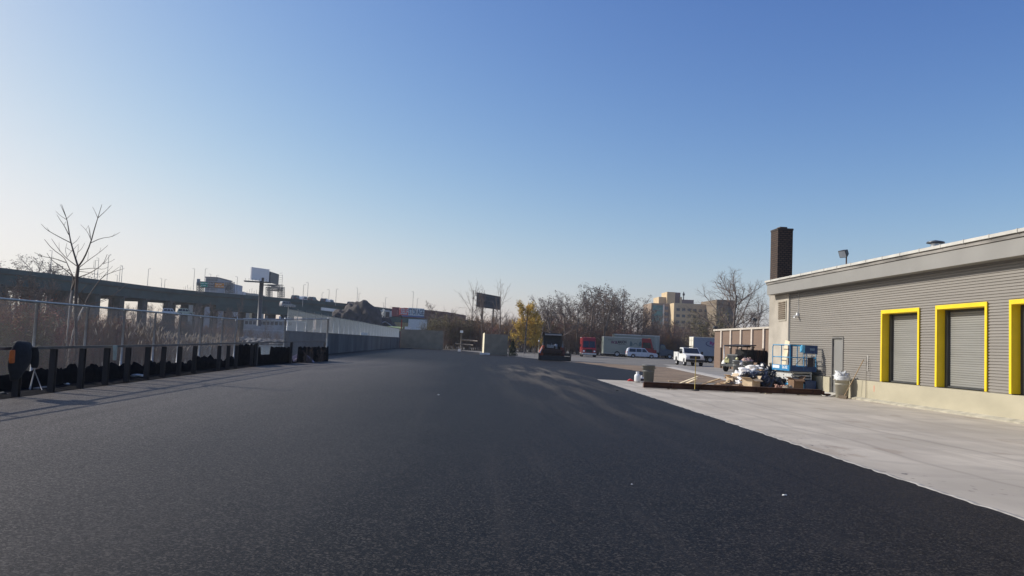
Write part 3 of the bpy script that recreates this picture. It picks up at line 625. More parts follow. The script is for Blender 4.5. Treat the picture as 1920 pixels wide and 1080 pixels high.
# lower near ramp running beside it
rp = E('highway_ramp', (-50, 250, 0), 'lower ramp with a pale guard strip joining the elevated highway', 'viaduct')
rpts = smooth([gz(x, y, 9.5) for x, y in [(405, 570), (470, 574), (552, 580), (600, 584), (640, 590), (700, 604)]])
m = MB(); deck(m, rpts, 0, [(-.3, 0), (0, 0), (0, -.8), (9, -.8), (9, -1.9), (-.3, -1.9)]); m.obj('ramp_deck', vgreen, rp)
m = MB(); deck(m, [gz(x, y, 10) for x, y in [(600, 576), (624, 579), (645, 583)]], 0, [(-.5, .0), (-.3, .0), (-.3, -.9), (-.5, -.9)]); m.obj('guard_strip', mat('pale_strip', (.8, .8, .8), .5), rp)
s_ = 0
for i in range(2, len(rpts), 4):
    q = MB(); p = rpts[i]; q.cbox((p.x+2, p.y+5, 2.5), (2, 2, 7), 0, .3); q.obj('pier', vconc, rp)

# street lamps on the highway
lampm = mat('lamp_grey', (.22, .23, .24), .6, .1)
def lamp(px, yt, yb, Y, i, hd=1):
    b = at(px-1, yb, Y); t_ = at(px, yt, Y); h = t_.z-b.z
    o = E('street_lamp', b, 'tall thin street lamp above the elevated highway, %s from the left' % ORD[i], 'street lamp', 'street lamps along the highway')
    q = MB(); q.tube([(0, 0, 0), (0, 0, h)], [.085, .055], 5); q.obj('pole', lampm, o, world=False)
    q = MB(); q.tube([(0, 0, h), (hd*.35, 0, h+.06)], .03, 4); q.cbox((hd*.5, 0, h+.05), (.35, .2, .09)); q.obj('lamp_head', lampm, o, world=False)
LL = [(96, 470, 503, 225), (177, 488, 527, 230), (183, 484, 527, 232), (201, 478, 530, 236), (220, 516, 532, 262), (224, 500, 533, 250), (228, 498, 534, 246), (277, 504, 539, 255), (303, 522, 543, 285), (309, 524, 543, 290), (363, 504, 547, 262), (383, 504, 548, 266), (394, 514, 549, 290), (405, 516, 550, 300), (444, 519, 553, 272), (456, 547, 555, 300), (550, 540, 561, 300), (568, 534, 575, 250), (577, 530, 563, 285), (604, 549, 565, 310), (617, 543, 567, 300), (630, 542, 573, 285), (670, 540, 571, 305), (673, 550, 572, 315), (723, 558, 578, 320), (720, 568, 578, 350), (774, 547, 590, 300), (782, 560, 590, 330)]
for i, (px, yt, yb, Y) in enumerate(sorted(LL)): lamp(px, yt, yb, Y, i, 1 if i % 2 else -1)

# vehicles on the highway
glass = mat('car_glass', (.02, .025, .03), .12, .1, spec=.8)
tyre = mat('tyre', (.02, .02, .02), .85, .15)
rim = mat('rim', (.4, .4, .42), .35, .1, metal=.7)
def wheel(par, x, y, r, w_=.24, rimm=None):
    q = MB(); M_ = Matrix.Rotation(math.pi/2, 4, 'X')
    q.lathe([(r*.6, -w_/2), (r*.93, -w_/2), (r, -w_*.35), (r, w_*.35), (r*.93, w_/2), (r*.6, w_/2)], (x, y, r), 20, 0, M_); o = q.obj('wheel', tyre, par, world=False)
    q = MB(); s = 1 if y > 0 else -1
    q.lathe([(r*.6, w_*.4), (r*.55, w_*.46), (r*.5, w_*.25), (r*.2, w_*.3), (0, w_*.36)], (x, y, r), 16, 0, Matrix.Rotation(-s*math.pi/2, 4, 'X'))
    q.lathe([(0, -w_*.2), (r*.6, -w_*.2)], (x, y, r), 16, 0, Matrix.Rotation(-s*math.pi/2, 4, 'X')); q.obj('rim', rimm or rim, o, world=False)
def car(loc, rz, label, paint, L=4.8, H=1.65, W=1.85, kind='suv', group=None, cat='car', name='parked_car'):
    t = E(name, loc, label, cat, group, rz); hb = H*.56
    def hw(z): return W/2 if z < hb else W/2-(z-hb)/(H-hb)*.2
    lo = [(-L/2+.06, .28), (-L/2, .55), (-L/2+.02, hb)]; up = [(-L/2+.22, H-.12), (-L/2+.5, H)] if kind == 'suv' else [(-L/2+.9, hb+.05), (-L/2+1.5, H)]
    fr = [(L*.04, H), (L*.08, H-.02), (L*.2, hb+.06), (L/2-.25, hb-.1), (L/2-.02, hb-.22), (L/2, .5), (L/2-.08, .28)]
    # wheel arches
    ar = []
    for cx in (L*.3, -L*.3): ar += [(cx+.42, .28), (cx+.36, .56), (cx+.16, .72), (cx-.16, .72), (cx-.36, .56), (cx-.42, .28)]
    prof = lo+up+fr+ar
    q = MB(); q.prism(prof, hw); q.obj('body', paint, t, .04, world=False)
    for sgn in (-1, 1):
        def P(x, z): return (x, sgn*(hw(z)+.006), z)
        x0 = -L/2+.35 if kind == 'suv' else -L/2+1.35
        zt = H-.16; zb = hb+.06
        for (a, b_, c_, d_) in [(x0, -L*.22, x0+.12, -L*.22), (-L*.20, -L*.03, -L*.20, -L*.03), (-L*.01, L*.165, -L*.01, L*.075)]:
            q = MB(); v = [P(a, zb), P(b_, zb), P(d_, zt), P(c_, zt)]; q.add(v, [(0, 1, 2, 3)]); q.obj('side_window', glass, t, world=False)
        q = MB(); q.cbox((L*.16, sgn*(W/2+.08), hb+.12), (.12, .18, .14)); q.obj('mirror', paint, t, .02, world=False)
        q = MB(); q.cbox((L/2-.07, sgn*(W/2-.28), hb-.30), (.14, .40, .16)); q.obj('headlight', mat('headlight', (.75, .78, .8), .15), t, .02, world=False)
        q = MB(); q.cbox((-L/2+.02, sgn*(W/2-.15), hb-.05), (.08, .2, .4)); q.obj('tail_light', mat('tail_light', (.4, .02, .02), .3), t, .02, world=False)
        q = MB(); [q.tube([(x_, sgn*(W/2+.004), .4), (x_, sgn*(W/2+.004), hb)], .008, 4) for x_ in (L*.165, -L*.02, -L*.21)]; q.obj('door_seam', dark, t, world=False)
        for cx in (L*.3, -L*.3): wheel(t, cx, sgn*(W/2-.13), .36)
    q = MB(); w1, w2 = hw(zb)-.08, hw(zt)-.08; xa = L*.2; xb = L*.085
    q.add([(xa+.002, -w1, zb), (xa+.002, w1, zb), (xb+.05, w2, zt+.05), (xb+.05, -w2, zt+.05)], [(0, 1, 2, 3)]); q.obj('windshield', glass, t, world=False)
    for bx_, bw_ in ((L/2, W-.2), (-L/2, W-.15)): q = MB(); q.cbox((bx_, 0, .49), (.16, bw_, .21)); q.obj('bumper', mat('bumper', (.06, .06, .065), .6), t, .03, world=False)
    if kind == 'suv': q = MB(); [q.tube([(-L*.35, s*.68, H+.06), (0, s*.68, H+.06)], .02, 6) for s in (-1, 1)]; q.obj('roof_rail', dark, t, world=False)
    return t
white_paint = mat('white_paint', (.72, .73, .74), .3, .04)
darkp = mat('dark_paint', (.03, .035, .045), .3, .1)
for i, (px, py, pm, lab) in enumerate([(556, 559, darkp, 'dark box van on the elevated highway, first of the row left of the mound'), (571, 561, white_paint, 'pale car on the elevated highway behind the first dark van'), (587, 562, darkp, 'dark car on the elevated highway, third of the row'), (610, 565, darkp, 'dark car on the elevated highway, fourth of the row'), (620, 567, white_paint, 'pale car partly hidden by the highway parapet'), (660, 571, darkp, 'dark low car above the material mound on the highway')]):
    p = at(px, py, 306); d_ = Vector((.8, .6, 0)); car(p-Vector((0, 0, 1.3)), 1.28, lab, pm, 5.0, 2.3, 2.1, group='cars on the elevated highway', name='highway_car')
p = at(539, 572, 256); car(p-Vector((0, 0, .8)), .7, 'pale grey car on the lower ramp below the elevated highway', mat('grey_paint', (.25, .27, .28), .4), 4.8, 1.9, 1.9, group='cars on the elevated highway', name='highway_car')
for px, py, pm, lab in [(321, 586, white_paint, 'white car under the viaduct behind the fence'), (349, 586, mat('pale_green_paint', (.45, .5, .38), .4), 'pale green car under the viaduct behind the fence')]:
    p = at(px, py, 235); car(p-Vector((0, 0, .8)), .2, lab, pm, 4.6, 1.9, 1.8)

# gantry with signs
gm = mat('gantry_grey', (.10, .11, .12), .6, .1)
def truss(m, A, B, s, n, r):
    A, B = Vector(A), Vector(B); u = (B-A).normalized(); v1 = u.orthogonal().normalized(); v2 = u.cross(v1)
    cs = [v1*s*a+v2*s*b for a, b in ((-.5, -.5), (.5, -.5), (.5, .5), (-.5, .5))]
    for c_ in cs: m.tube([A+c_, B+c_], r, 4)
    for k in range(n):
        a, b_ = A.lerp(B, k/n), A.lerp(B, (k+1)/n)
        for j in range(4): m.tube([a+cs[j], b_+cs[(j+1) % 4]], r*.6, 3)
gt = E('sign_gantry', at(400, 550, 262), 'steel truss gantry over the highway carrying one green and one orange sign', 'sign gantry')
q = MB()
for px in (373, 378, 427, 435): truss(q, at(px, 550, 262), at(px, 529, 262), 1.0, 5, .12)
q.obj('gantry_leg', gm, gt); q = MB(); truss(q, at(371, 533, 262), at(436, 536, 262), 1.3, 14, .10); q.obj('gantry_beam', gm, gt)
def signboard(par, px0, px1, y0, y1, Y, mt, name, lines):
    a, b_ = at(px0, (y0+y1)/2, Y), at(px1, (y0+y1)/2, Y); H_ = (y1-y0)/FOC*Y*1.0; c_ = (a+b_)/2; W_ = (b_-a).length; rz = math.atan2(b_.y-a.y, b_.x-a.x)
    q = MB(); q.cbox(c_, (W_, .2, H_), 0, rz); o = q.obj(name, mt, par)
    q = MB()
    for k in range(lines):
        zz = c_.z+H_*(.5-(k+.7)/(lines+.4)); rr = random.Random(k); x_ = -W_*.4
        while x_ < W_*.35:
            l_ = rr.uniform(.3, .9); q.cbox((c_.x+x_+l_/2, c_.y-.12, zz), (l_, .03, H_*.10)); x_ += l_+.3
    if lines: q.obj('sign_writing', mat('sign_white', (.8, .82, .8), .5), o)
    return o
signboard(gt, 376, 389, 529, 538, 260.5, mat('sign_green', (.03, .32, .20), .5, .06), 'green_sign', 2)
signboard(gt, 403, 420, 531, 539, 260.5, mat('sign_orange', (.80, .30, .05), .5, .06), 'orange_sign', 2)
signboard(gt, 369, 375, 523, 535, 262, mat('mesh_sign', (.3, .32, .33), .6), 'side_sign', 0)
g2 = E('sign_gantry', at(516, 558, 285), 'bare steel gantry over the highway right of the billboard column', 'sign gantry')
q = MB()
for px in (502, 507, 524, 530): truss(q, at(px, 558, 285), at(px, 538, 285), .9, 5, .1)
q.obj('gantry_leg', gm, g2); q = MB(); truss(q, at(501, 538.5, 285), at(531, 540, 285), 1.4, 10, .1); truss(q, at(508, 541, 285), at(524, 542.5, 285), 1.0, 6, .1); q.obj('gantry_beam', gm, g2)
# billboard on its column
bl = E('billboard', at(487, 590, 240), 'blank white billboard with a dark side face high on a single steel column', 'billboard')
q = MB(); a = at(486.5, 592, 240); b_ = at(489, 527, 240); q.tube([(a.x, a.y, a.z-3), (a.x, a.y, b_.z+1)], .62, 14); q.obj('column', mat('column_dark', (.06, .065, .075), .6, .15), bl)
A = at(470.5, 515, 236); B = at(504, 515, 242); Cc = at(522, 517, 252); z0, z1 = at(488, 526, 238).z, at(488, 502.5, 238).z
def panel(A, B, z0, z1, th, M_, name, par):
    ang = math.atan2(B.y-A.y, B.x-A.x); c_ = (A+B)/2; q = MB(); q.cbox((c_.x, c_.y, (z0+z1)/2), ((Vector((B.x-A.x, B.y-A.y, 0))).length, th, z1-z0), 0, ang); return q.obj(name, M_, par)
panel(A, B, z0, z1, .4, mat('billboard_white', (.92, .86, .82), .6, .02), 'white_face', bl)
panel(B+Vector((.3, .1, 0)), Cc, z0-.2, z1-.6, .4, mat('billboard_dark', (.025, .035, .05), .5, .2, .5), 'dark_face', bl)
q = MB()
q.cbox(((A.x+B.x)/2, A.y+1, z0-.5), (7.5, 3.2, .25), 0, .2); q.cbox(((B.x+Cc.x)/2, B.y+3, z0-.9), (4.4, 3, .25), 0, .9)
for k in range(9): q.tube([(A.x-1.2+k*1.0, A.y-1.0, z0-.5), (A.x-1.2+k*1.0, A.y-1.0, z0+.3)], .04, 3)
q.obj('catwalk', gm, bl)
q = MB(); [q.tube([(Cc.x+.3, Cc.y, z0+k*.7), (Cc.x+1.3, Cc.y, z0+k*.7+.1)], .04, 3) for k in range(6)]; q.tube([(Cc.x+1.3, Cc.y, z0-1), (Cc.x+1.3, Cc.y, z1-.6)], .05, 3); q.obj('ladder', gm, bl)
# second billboard, dark back seen through the trees
b2 = E('billboard', at(916, 600, 215), 'dark weathered billboard seen from behind among the bare trees', 'billboard')
A, B = at(895, 560, 210), at(937, 565, 224); z0, z1 = at(895, 575, 210).z, at(895, 548.5, 210).z
o = panel(A, B, z0, z1, .5, mat('billboard_back', (.035, .04, .05), .8, .45, 1.2, stretch=(1, 1, 2)), 'board', b2)
q = MB()
for k in range(7):
    p = A.lerp(B, (k+.5)/7); q.cbox((p.x, p.y-.4, (z0+z1)/2), (.12, .12, z1-z0))
for zz in (z0+.6, (z0+z1)/2, z1-.6): q.tube([(A.x, A.y-.5, zz), (B.x, B.y-.5, zz)], .07, 4)
q.obj('frame', mat('frame_grey', (.11, .12, .14), .7), b2)
q = MB(); [q.tube([(A.lerp(B, t_).x, A.lerp(B, t_).y+.4, 0), (A.lerp(B, t_).x, A.lerp(B, t_).y+.4, z1-1)], .22, 6) for t_ in (.25, .72)]; q.obj('post', dark, b2)

# ================================================================ FAR BUILDINGS
def block(m, px0, px1, yt, Y, dep, zb=-1, mi=0, h=None):
    a = at(px0, yt, Y); b_ = at(px1, yt, Y); z_ = (a.z+b_.z)/2; m.box(a.x, b_.x, Y, Y+dep, zb, z_, mi); return a.x, b_.x, z_
def windows(par, x0, x1, z0, z1, y, nx, nz, fw_, fh, mt, name='window', only=None):
    for j in range(nz):
        for i in range(nx):
            if only and (i, j) not in only: continue
            cx = x0+(x1-x0)*(i+.5)/nx; cz = z1-(z1-z0)*(j+.5)/nz; q = MB(); q.box(cx-fw_/2, cx+fw_/2, y-.06, y-.01, cz-fh/2, cz+fh/2); q.obj(name, mt, par)
win = mat('far_window', (.05, .06, .075), .2, .3, .8)
ho = E('hospital_building', at(1278, 620, 450), 'tan multi-storey building with rows of square windows and a green glass corner', 'building')
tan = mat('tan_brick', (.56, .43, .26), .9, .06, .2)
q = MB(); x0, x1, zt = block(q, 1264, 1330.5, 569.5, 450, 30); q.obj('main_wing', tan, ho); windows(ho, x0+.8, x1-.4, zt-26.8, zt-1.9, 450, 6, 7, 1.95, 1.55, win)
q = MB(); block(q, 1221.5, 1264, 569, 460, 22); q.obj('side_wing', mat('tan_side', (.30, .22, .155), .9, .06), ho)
q = MB(); a = at(1224, 572, 459.9); b_ = at(1243, 572, 459.9); q.box(a.x, b_.x, 459.7, 459.95, 2, a.z); cw = q.obj('glass_corner', mat('teal_glass', (.05, .17, .18), .2, .25, .4), ho)
q = MB(); [q.box(a.x, b_.x, 459.6, 459.69, z_, z_+.5) for z_ in np.arange(4, a.z, 3.4)]; q.obj('mullion', mat('mullion', (.1, .13, .16), .5), cw)
q = MB(); a = at(1243.2, 571, 459.9); q.box(a.x, a.x+.8, 459.5, 459.95, 0, a.z); q.obj('pale_fin', mat('pale_fin', (.6, .6, .6), .6), ho)
a = at(1246, 572, 459.9); b_ = at(1263, 572, 459.9); windows(ho, a.x, b_.x, a.z-13.6, a.z, 460, 2, 4, 2.2, 1.9, mat('blue_window', (.06, .09, .15), .2, .2))
q = MB(); block(q, 1235.5, 1252, 557, 464, 14, 20); block(q, 1251, 1266, 547.5, 462, 14, 20); block(q, 1275, 1279, 557, 463, 12, 20); q.obj('penthouse', tan, ho)
q = MB(); block(q, 1266.2, 1276, 548.5, 464, 12, 20); block(q, 1279.2, 1301, 562, 463, 16, 20); q.obj('penthouse_shade', mat('penthouse_shade_tone', (.20, .145, .13), .9, .1), ho)  # darker brown paints the shade on these penthouse faces
q = MB(); a = at(1282, 552, 466); q.tube([(a.x, 466, 28), (a.x, 466, a.z+1.5)], .3, 5); q.cbox((a.x, 466, a.z), (1.2, .6, 1.2)); q.obj('roof_mast', dark, ho)
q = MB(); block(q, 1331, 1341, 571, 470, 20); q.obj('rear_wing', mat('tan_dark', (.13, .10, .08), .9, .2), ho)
h2 = E('tan_building', at(1360, 620, 430), 'tan building partly hidden behind the big bare tree', 'building')
q = MB(); x0, x1, zt = block(q, 1344, 1366, 562, 430, 30); q.obj('wall', mat('tan_dull', (.20, .155, .105), .9, .1), h2); windows(h2, x0+1, x1-1, zt-22, zt-6, 430, 3, 4, 1.8, 1.5, win)
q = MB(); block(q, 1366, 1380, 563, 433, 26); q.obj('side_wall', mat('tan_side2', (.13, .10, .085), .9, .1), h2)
# white low building on the canal bank
wb = E('white_building', at(505, 632, 250), 'long low white building with a row of square windows on the far canal bank', 'building')
wbm = mat('white_wall', (.42, .43, .44), .85, .18, .4)
q = MB(); a = at(457.5, 598, 250); b_ = at(556, 598, 250); q.box(a.x, b_.x, 250, 262, -.6, a.z-.2); q.obj('wall', wbm, wb)
q = MB(); q.box(a.x-.3, b_.x+.3, 249.7, 262.3, a.z-.197, a.z+.3); q.box(a.x, b_.x, 249.9, 249.99, a.z-3.3, a.z-3.1); q.obj('roof', mat('white_coping', (.60, .60, .6), .8), wb)
for px in [462, 470, 477, 488, 495, 502.5, 510, 518, 526.5, 535, 544]:
    c_ = at(px, 606+(px-500)*.03, 249.9); q = MB(); q.box(c_.x-.45, c_.x+.45, 249.9, 249.98, c_.z-.5, c_.z+.5); q.obj('window', win, wb)
for px in (500, 525): c_ = at(px, 597, 255); q = MB(); q.cbox((c_.x, 255, a.z+.7), (.5, .5, 1.4)); q.obj('roof_pipe', wbm, wb)
# far skyline blocks beyond highway
hazeb = mat('far_grey', (.28, .31, .35), .9, .06, .1)
fb = E('office_tower', at(396, 560, 520), 'grey tower block behind the gantry beyond the highway', 'building')
q = MB(); block(q, 385.5, 408, 520.5, 520, 30); q.obj('tower', mat('tower_grey', (.20, .235, .29), .8, .05), fb); q = MB(); block(q, 384.5, 408.5, 519, 519, 32, at(396, 521, 520).z); q.obj('parapet', mat('tower_dark', (.09, .10, .13), .8), fb)
windows(fb, at(386, 530, 520).x, at(408, 530, 520).x, at(396, 545, 520).z, at(396, 523, 520).z, 520, 8, 5, 1.7, .9, mat('tower_window', (.14, .17, .22), .3))
fb2 = E('hospital_block', at(425, 560, 540), 'stepped pale grey building right of the tower beyond the highway', 'building')
q = MB(); block(q, 412, 431, 530, 540, 30); block(q, 413.5, 418, 526, 545, 10); block(q, 422, 427, 529, 546, 10); q.obj('upper_block', mat('pale_block', (.33, .36, .41), .85, .08, .2), fb2); q = MB(); block(q, 400, 446, 544, 536, 30); q.obj('lower_block', mat('pale_block2', (.42, .45, .50), .85, .06, .2), fb2)
windows(fb2, at(413, 530, 540).x, at(430, 530, 540).x, at(420, 545, 540).z, at(420, 531, 540).z, 540, 6, 3, 1.5, 1.1, MATS['tower_window'])
for (p0, p1_, yt, lab) in [(342, 355, 544, 'small grey rooftop with antennas beyond the highway, left of the gantry'), (461, 479, 550, 'small tan rooftop with antennas beyond the highway, left of the billboard')]:
    f_ = E('rooftop_building', at(p0, 560, 430), lab, 'building'); q = MB(); x0, x1, zt = block(q, p0, p1_, yt, 430, 20); q.obj('wall', mat('roof_tan', (.25, .26, .25), .9), f_)
    q = MB(); [q.tube([(x0+(x1-x0)*k/4, 432, zt), (x0+(x1-x0)*k/4, 432, zt+1.5+(k*37 % 3)*.7)], .07, 3) for k in range(5)]; q.obj('antenna', gm, f_)
# storage building
sb = E('storage_building', at(790, 600, 330), 'long dark red storage building with a large SELF STORAGE sign', 'building')
q = MB(); a = at(757, 576, 330); b_ = at(838, 582, 340); ang = math.atan2(10, b_.x-a.x)
zs = at(795, 579.5, 335).z
m = MB(); m.add([(a.x, 330, -1), (b_.x, 340, -1), (b_.x+8, 372, -1), (a.x, 370, -1), (a.x, 330, zs), (b_.x, 340, zs-.6), (b_.x+8, 372, zs-.6), (a.x, 370, zs)], [(0, 1, 5, 4), (1, 2, 6, 5), (4, 5, 6, 7), (2, 3, 7, 6), (3, 0, 4, 7)]); m.obj('wall', mat('dark_red_wall', (.12, .045, .042), .85, .2, .4), sb)
def onw(px, py):    # point on a plane just in front of the storage wall
    n_ = Vector((-math.sin(ang), math.cos(ang), 0)); P_ = Vector((a.x, 329.6, 0)); v = ray(px, py); t_ = (P_-Vector((0, 0, CAMH))).dot(n_)/v.dot(n_); return Vector((0, 0, CAMH))+v*t_
def wpan(px0, px1, y0, y1, mt, name, par, off=0.):
    A = onw(px0, (y0+y1)/2); B = onw(px1, (y0+y1)/2); H_ = (y1-y0)/FOC*332; c_ = (A+B)/2; q = MB(); q.cbox((c_.x, c_.y-off, c_.z), ((B-A).length, .15, H_), 0, ang); return q.obj(name, mt, par), c_, (B-A).length, H_
s1, c1, w1, h1 = wpan(749.5, 765.5, 577.6, 591, mat('sign_red', (.72, .10, .09), .6, .05), 'red_sign_panel', sb)
s2, c2, w2, h2_ = wpan(765.5, 795.5, 577.9, 592, mat('sign_pale', (.55, .62, .66), .6, .05), 'pale_sign_panel', sb)
wpan(754, 796, 592, 594.5, mat('sign_blue', (.05, .12, .32), .6), 'blue_band', sb, .02)
wpan(735, 749, 576, 593, mat('red_panel', (.26, .03, .04), .6, .1), 'red_panel', sb); 
Mx = lambda c_, off: Matrix.Translation((c_.x, c_.y-off, c_.z)) @ Matrix.Rotation(ang, 4, 'Z') @ Matrix.Rotation(math.pi/2, 4, 'X')
c1b = onw(758.4, 584)
text('lettering', 'SELF', h1*.78, Mx(c1b, .13), mat('letter_pale', (.72, .66, .66), .6), s1, w1*.86, .02, world=True)
c2b = onw(780.6, 585)
text('lettering', 'STORAGE', h2_*.78, Mx(c2b, .13), mat('letter_dark', (.04, .09, .16), .6), s2, w2*.93, .02, world=True)
q = MB(); c3 = onw(742, 586)
for i in range(3):
    for j in range(4): q.cbox((c3.x-.9+i*.8, c3.y-.12, c3.z-.8+j*.5), (.4+.2*((i+j) % 2), .04, .16), 0, ang)
q.obj('panel_writing', mat('letter_red', (.55, .25, .27), .6), sb)
gb = E('green_band_building', at(765, 600, 300), 'low building with a dark teal band below the storage sign', 'building')
q = MB(); a_ = at(728, 592.5, 300); b_ = at(800, 597, 300); q.box(a_.x, b_.x, 300, 312, -1, a_.z-.4); q.obj('wall', mat('teal_wall', (.03, .075, .07), .8, .2), gb)
q = MB(); c_ = at(740, 604, 299.8); d_ = at(766, 608, 299.8); q.box(c_.x, d_.x, 299.8, 299.97, 0, c_.z); q.obj('ochre_panel', mat('ochre_panel', (.24, .20, .10), .8, .2), gb)
q = MB(); c_ = at(766, 598, 290); d_ = at(800, 606, 290); q.box(c_.x, d_.x, 290, 292, 0, c_.z)
T(q.obj('white_trailer', mat('trailer_white', (.55, .6, .62), .6, .12)), 'pale box trailer standing below the SELF STORAGE sign', 'trailer')
q = MB(); c_ = at(759, 612.5, 200); q.box(c_.x, c_.x+1.3, 200, 202, 0, c_.z+.05); T(q.obj('white_box', mat('box_white', (.75, .73, .72), .6)), 'small white utility box above the left end of the green wall', 'utility box')
# shed and green curved cover
sh = E('gabled_shed', at(710, 610, 210), 'small gabled shed with grey roof and dark open front behind the wall fence', 'shed')
a_ = at(707, 608, 210); q = MB(); wx = 6.3
q.prism([(-wx/2+.3, -1), (wx/2-.3, -1), (wx/2-.3, 3.6), (0, 5.4), (-wx/2+.3, 3.6)], 4, M=Matrix.Translation((a_.x+2.2, 214, 0))); q.obj('wall', mat('shed_dark', (.03, .04, .06), .8), sh)
q = MB(); q.add([(a_.x+2.2, 209.5, 5.75), (a_.x+2.2-wx/2, 209.5, 3.75), (a_.x+2.2-wx/2-4, 219, 3.75), (a_.x+2.2-3, 219, 5.75), (a_.x+2.2+wx/2, 209.5, 3.6), (a_.x+2.2+wx/2, 219, 3.6)], [(0, 1, 2, 3), (0, 3, 5, 4)]); o = q.obj('roof', mat('shed_roof', (.30, .29, .29), .7, .1), sh); o.modifiers.new('s', 'SOLIDIFY').thickness = .2
q = MB(); q.box(a_.x-4.6, a_.x-1.0, 210, 214, 0, 3.7); q.obj('side_wall', mat('shed_side', (.55, .55, .42), .8, .15), sh)
gc = E('green_cover', at(740, 615, 180), 'curved pale green cover at the far end of the wall fence', 'cover')
c_ = at(739, 613, 180); q = MB(); prof = [(math.cos(t_)*1.2, math.sin(t_)*1.0) for t_ in np.linspace(0, math.pi, 12)]
q.add([(c_.x+s_*1.9, 180+u_, c_.z-.9+v_) for s_ in (-1, 1) for u_, v_ in prof], [(i, i+1, i+13, i+12) for i in range(11)]+[tuple(range(12)), tuple(range(12, 24))[::-1]]); q.obj('cover', mat('lime_cover', (.30, .38, .18), .6, .1), gc)
q = MB(); q.box(c_.x-1.8, c_.x+1.8, 179.2, 181, 0, c_.z-.9); q.obj('frame', MATS['shed_dark'], gc)
q = MB(); c_ = at(753, 607, 178); q.tube([(c_.x, 178, 0), (c_.x, 178, c_.z+1)], .14, 6); T(q.obj('red_post', mat('red_post', (.30, .03, .03), .7)), 'thin dark red post behind the left green wall', 'post')
# material mound
m = MB(); c_ = at(668, 604, 205)
m.blob((c_.x+.8, 212, -2.2), (8.0, 8, 12.0), .13, 1.6, 5, 0, 5); m.blob((c_.x-5.0, 208, -2.0), (8.5, 6, 7.6), .16, 1.8, 8, 0, 5); m.blob((c_.x-1.8, 208.5, -2.0), (6.5, 6, 10.6), .2, 2.2, 11, 0, 5); m.blob((c_.x+6.5, 214, -2.2), (6.5, 5, 8.0), .14, 1.6, 14, 0, 4)
T(m.obj('material_mound', mat('mound_soil', (.075, .065, .06), .95, .35, .5, .9, 2)), 'tall dark mound of loose soil behind the wall fence', 'mound')
cv = MB(); c_ = at(722, 583, 240); truss(cv, at(712, 595, 240), at(722, 581, 240), .8, 8, .09); cv.cbox((c_.x, 240, c_.z), (2.6, .6, .5)); cv.cbox((c_.x+1.7, 240, c_.z-.8), (.6, .6, 1.7)); cv.tube([(c_.x, 240, 0), (c_.x, 240, c_.z)], .25, 6)
T(cv.obj('conveyor', mat('conveyor_white', (.5, .52, .52), .6, .2)), 'small white conveyor arm between the mound and the storage sign', 'conveyor')

# ================================================================ TREES AND BRUSH
def perp(d, rng):
    v = Vector((rng.uniform(-1, 1), rng.uniform(-1, 1), rng.uniform(-1, 1))); v = v-d*v.dot(d); return v.normalized() if v.length > 1e-3 else d.orthogonal().normalized()
def grow(B, p, d, L, r, lev, rng, P, tips):
    n = 4 if lev < 2 else (3 if lev < P['lev'] else 2); pts = [p]; ds = [d]
    for i in range(n):
        d = (d+perp(d, rng)*P['wob']*(1 if lev else .35)+Vector((0, 0, P['up']*(.3 if lev else .1)))).normalized(); p = p+d*L/n; pts.append(p); ds.append(d)
    rs = [r*(1-(.62 if lev else .45)*i/n) for i in range(n+1)]
    (B[0] if lev == 0 else B[1]).tube(pts, rs, 8 if lev == 0 else (5 if lev == 1 else 3), 0, False)
    if lev >= P['lev']: tips.append((pts[-1], ds[-1])); return
    k = P['n'][lev]
    for j in range(k):
        t = P['bare'][lev]+(1-P['bare'][lev])*(j+rng.random()*.8)/k; i = min(n-1, int(t*n)); f = t*n-i; q = pts[i].lerp(pts[i+1], f)
        dd = ds[min(i+1, n)]; a = P['ang']*rng.uniform(.6, 1.25)*(1-.35*t); nd = (dd*math.cos(a)+perp(dd, rng)*math.sin(a)).normalized()
        ll = L*P['len'][lev]*(1-.5*(t-P['bare'][lev])/(1.001-P['bare'][lev]))*rng.uniform(.7, 1.15)
        grow(B, q, nd, ll, rs[i]*.55 if lev else rs[i]*.5, lev+1, rng, P, tips)
    if lev: tips.append((pts[-1], ds[-1]))
def leaves(m, tips, rng, size, k, spread):
    for (p, d) in tips:
        for _ in range(k):
            c = p-d*rng.random()*spread*2+Vector((rng.gauss(0, spread), rng.gauss(0, spread), rng.gauss(0, spread)))
            a = perp(Vector((0, 0, 1)), rng)*size*rng.uniform(.5, 1.2); b = perp(a.normalized(), rng)*size*rng.uniform(.4, .9)
            m.add([c-a, c+b, c+a, c-b], [(0, 1, 2, 3)])
bark = mat('bark', (.17, .14, .12), .9, .25, 2); barkl = mat('bark_pale', (.23, .20, .175), .85, .2, 3)
twig = mat('twig', (.175, .13, .105), .9, .3, .5); twigr = mat('twig_red', (.20, .135, .10), .9, .3, .5)
pod = mat('dead_leaf', (.13, .10, .085), .9, .3, 1); yel = mat('yellow_leaf', (.56, .38, .07), .8, .3, .8); drybr = mat('dry_leaf', (.30, .17, .075), .9, .35, 1.5); redl = mat('red_leaf', (.28, .12, .085), .9, .3, 1.5); olive = mat('olive_leaf', (.18, .155, .08), .9, .3, 1.2)
